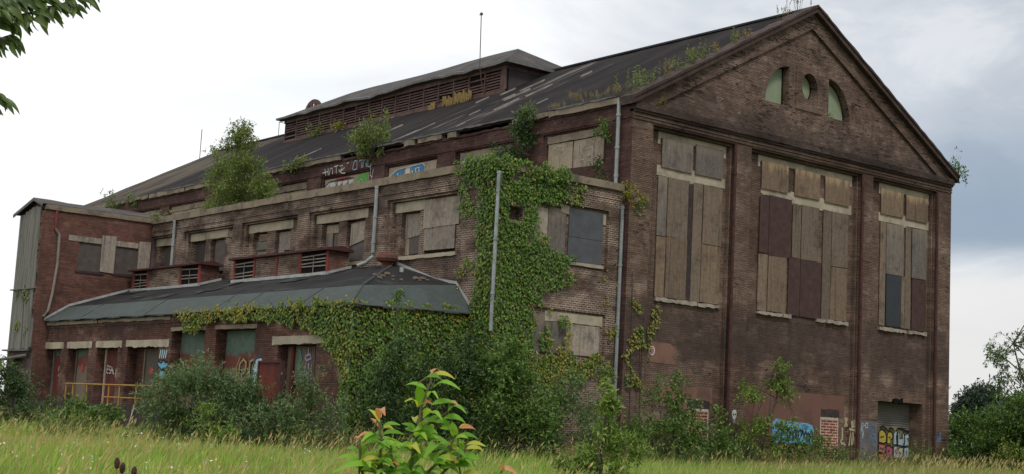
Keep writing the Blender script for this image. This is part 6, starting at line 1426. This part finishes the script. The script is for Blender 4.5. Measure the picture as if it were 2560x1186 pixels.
# tree at the left, its drooping branches reach into the corner of the picture
tx, ty = -41.0, -33.6
tree = empty('cherry_tree', (tx, ty, 0), 'tree whose drooping leafy branches hang high into view against the white sky', 'tree'); toff = np.array([tx, ty, 0])
mb = MB(); C0 = np.array([-38.2, -36.04, 3.42])
trunk = [(tx, ty, 0), (tx+.03, ty, 1.2), (tx+.12, ty-.1, 2.4), (tx+.15, ty-.12, 3.6), (tx+.1, ty-.1, 5.0), (tx, ty, 6.2)]
mb.tube(trunk, [.13, .11, .09, .07, .045, .02], 8)
Rv = np.array([RGT[0], RGT[1], 0]); Fv = np.array([FWD[0], FWD[1], 0]); Zv = np.array([0, 0, 1.])
mpp = 7/3588.
def bp(px, py, dz=0.): return np.array([-38.303, -35.948, 3.457])+Rv*(px-0)*mpp+Zv*((40-py)*mpp)+Fv*dz
twigs = [[(-700, 140), (-300, 60), (-60, 55), (40, 50), (95, 28), (150, 4), (215, -30)], [(-300, 60), (-120, 95), (-30, 108), (15, 100), (45, 92)], [(-60, 55), (-20, 40), (15, 34), (38, 40)], [(-30, 20), (60, 0), (120, -20)],
         [(-700, 330), (-300, 270), (-60, 250), (-5, 246), (34, 250)], [(-60, 258), (-15, 264), (14, 274)], [(-300, -40), (-60, -60), (80, -80), (240, -90)], [(-400, 20), (-200, -150), (0, -220), (200, -240)], [(-400, 200), (-250, 180), (-120, 190)]]
bl = [np.array(trunk[3])]; V, Fq, mi = [], [], []; rr = random.Random(6)
for k, tw_ in enumerate(twigs):
    pts = [bp(a, b, .08*math.sin(k*2.1+a*.01)) for a, b in tw_]
    if tw_[0][0] <= -400: pts = [np.array(trunk[3 if k < 4 else (2 if tw_[0][1] > 150 else 4)])] + pts
    n = len(pts); mb.tube([Vector(p) for p in pts], [max(.0035, .022*(1-q/(n-1))) if tw_[0][0] <= -400 else .0045 for q in range(n)], 5)
    for q in range(len(tw_)-1):
        a, b = tw_[q], tw_[q+1]; L_ = math.hypot(b[0]-a[0], b[1]-a[1]); cnt = max(3, int(L_/(3.6 if a[0] > -150 else 12)))
        if q == 0 and tw_[0][0] <= -400: continue
        for e in range(cnt):
            t = (e+rr.random())/cnt; px, py = a[0]+(b[0]-a[0])*t, a[1]+(b[1]-a[1])*t
            py += rr.choice([0, rr.uniform(-16, 22)]); base = bp(px, py, .08*math.sin(k*2.1+px*.01)+rr.uniform(-.02, .02)); ln = rr.uniform(34, 64)*mpp
            d = Rv*rr.uniform(.05, 1.15)+Zv*rr.uniform(-1.0, -.35)+Fv*rr.uniform(-.6, .6); d /= np.linalg.norm(d)
            big_leaf(V, Fq, mi, base, base+d*ln, -Fv*.7+Zv*.5+Rv*rr.uniform(-.7, .7), ln*rr.uniform(.30, .40), rr.uniform(.1, .35), 0, 5)
np_mesh('foliage', np.array(V)-toff, np.array(Fq), LF_BR, np.array(mi), parent=tree, smooth=True)
mb.build('trunk', STEM, tree)

# ================================================================== SKY, SUN, CAMERA
w = bpy.data.worlds.new('World'); scene.world = w; w.use_nodes = True
nt = w.node_tree; nt.nodes.clear()
new = lambda t, **k: (lambda n: ([setattr(n, a, b) for a, b in k.items()], n)[1])(nt.nodes.new(t))
out = new('ShaderNodeOutputWorld'); bg1 = new('ShaderNodeBackground'); bg2 = new('ShaderNodeBackground'); mx = new('ShaderNodeMixShader')
sky = new('ShaderNodeTexSky'); sky.sky_type = 'NISHITA'; sky.sun_disc = False
SUN_EL, SUN_AZ = math.radians(52), math.atan2(-.35, -.94)   # azimuth of the direction towards the sun: x=-.35, y=-.94
sky.sun_elevation = SUN_EL; sky.sun_rotation = SUN_AZ
nt.links.new(sky.outputs[0], bg1.inputs['Color']); bg1.inputs['Strength'].default_value = .10
tc = new('ShaderNodeTexCoord'); sep = new('ShaderNodeSeparateXYZ'); nt.links.new(tc.outputs['Generated'], sep.inputs[0])
def m_(op, a, b=0., c=0.):
    n = new('ShaderNodeMath', operation=op)
    for k, v in enumerate((a, b, c)):
        if isinstance(v, bpy.types.NodeSocket): nt.links.new(v, n.inputs[k])
        else: n.inputs[k].default_value = v
    return n.outputs[0]
def mr(v, a, b, c=0., d=1.):
    n = new('ShaderNodeMapRange', interpolation_type='SMOOTHSTEP'); nt.links.new(v, n.inputs[0])
    for k, q in enumerate((a, b, c, d)): n.inputs[k+1].default_value = q
    return n.outputs[0]
def cm(f, a, b):
    n = new('ShaderNodeMix', data_type='RGBA')
    for i, v in ((0, f), (6, a), (7, b)):
        if isinstance(v, bpy.types.NodeSocket): nt.links.new(v, n.inputs[i])
        else: n.inputs[i].default_value = (*v, 1) if hasattr(v, '__len__') else v
    return n.outputs[2]
mp = new('ShaderNodeMapping'); nt.links.new(tc.outputs['Generated'], mp.inputs['Vector']); mp.inputs['Scale'].default_value = (1, 1, 2.2)
def nz(sc, det, ro, dist=.3, off=(0, 0, 0)):
    mq = new('ShaderNodeMapping'); nt.links.new(mp.outputs[0], mq.inputs['Vector']); mq.inputs['Location'].default_value = off
    t = new('ShaderNodeTexNoise'); nt.links.new(mq.outputs[0], t.inputs['Vector'])
    for k, v in (('Scale', sc), ('Detail', det), ('Roughness', ro), ('Distortion', dist)): t.inputs[k].default_value = v
    return t.outputs['Fac']
n1, n2 = nz(3.6, 7, .55, .5), nz(8, 7, .6, .5, (3, 1, 0))
# how far round to the right of the view's middle: the cloud is thick and grey there, thin and blinding to the left
rt = m_('ADD', m_('MULTIPLY', sep.outputs['X'], .78), m_('MULTIPLY', sep.outputs['Y'], -.626))
thick = mr(m_('ADD', rt, m_('MULTIPLY', m_('SUBTRACT', n1, .5), .85)), -.14, .32)
cl = cm(thick, (1.12, 1.13, 1.14), (.58, .625, .685))
cl = cm(m_('MULTIPLY', mr(n2, .50, .68, 0, .7), mr(rt, -.22, .12)), cl, (.86, .88, .91))
cl = cm(m_('MULTIPLY', mr(n2, .48, .34, 0, .55), mr(rt, .05, .25)), cl, (.44, .50, .57))
# a slate-blue bank low on the right, a bright break beneath it
el = m_('ADD', sep.outputs['Z'], m_('MULTIPLY', m_('SUBTRACT', n1, .5), .06))
bank = m_('MULTIPLY', mr(el, .105, .135), mr(el, .25, .15)); bank = m_('MULTIPLY', bank, mr(rt, .17, .30))
cl = cm(m_('MULTIPLY', bank, .9), cl, (.30, .39, .50))
brk = m_('MULTIPLY', mr(el, .115, .09), mr(rt, .20, .30))
cl = cm(m_('MULTIPLY', brk, .8), cl, (.90, .885, .86))
# hint of pale blue gap upper left
gap = mr(nz(5, 4, .5, .2, (7, 2, 1)), .58, .72, 0, .25); cl = cm(m_('MULTIPLY', gap, mr(rt, .1, -.2)), cl, (.80, .93, 1.0))
nt.links.new(cl, bg2.inputs['Color']); bg2.inputs['Strength'].default_value = 1.
mx.inputs[0].default_value = .93; nt.links.new(bg1.outputs[0], mx.inputs[1]); nt.links.new(bg2.outputs[0], mx.inputs[2]); nt.links.new(mx.outputs[0], out.inputs['Surface'])

sl = bpy.data.lights.new('sun', 'SUN'); sl.energy = 1.5; sl.angle = math.radians(14); sl.color = (1, .95, .87)
so = bpy.data.objects.new('sun', sl); col.objects.link(so)
sd = Vector((-.35*math.cos(SUN_EL), -.94*math.cos(SUN_EL), math.sin(SUN_EL)))
so.rotation_euler = sd.to_track_quat('Z', 'Y').to_euler(); so.location = (-30, -60, 60)

cam = bpy.data.cameras.new('camera'); cam.sensor_width = 36; cam.lens = 36*3588/2560.; cam.clip_end = 5000; cam.clip_start = .05
co = bpy.data.objects.new('camera', cam); col.objects.link(co); scene.camera = co
rx, ux, fx_ = Vector((.77475, -.63017, .05150)), Vector((-.12031, -.06697, .99047)), Vector((.62072, .77357, .12770))
Mx = Matrix.Identity(4)
for k in range(3): Mx[k][0], Mx[k][1], Mx[k][2] = rx[k], ux[k], -fx_[k]
Mx.translation = Vector(CAMP); co.matrix_world = Mx
cam.dof.use_dof = False
vs = scene.view_settings; scene.display_settings.display_device = 'sRGB'
vs.view_transform = 'Standard'; vs.look = 'None'; vs.exposure = 0; vs.gamma = 1; vs.use_curve_mapping = False
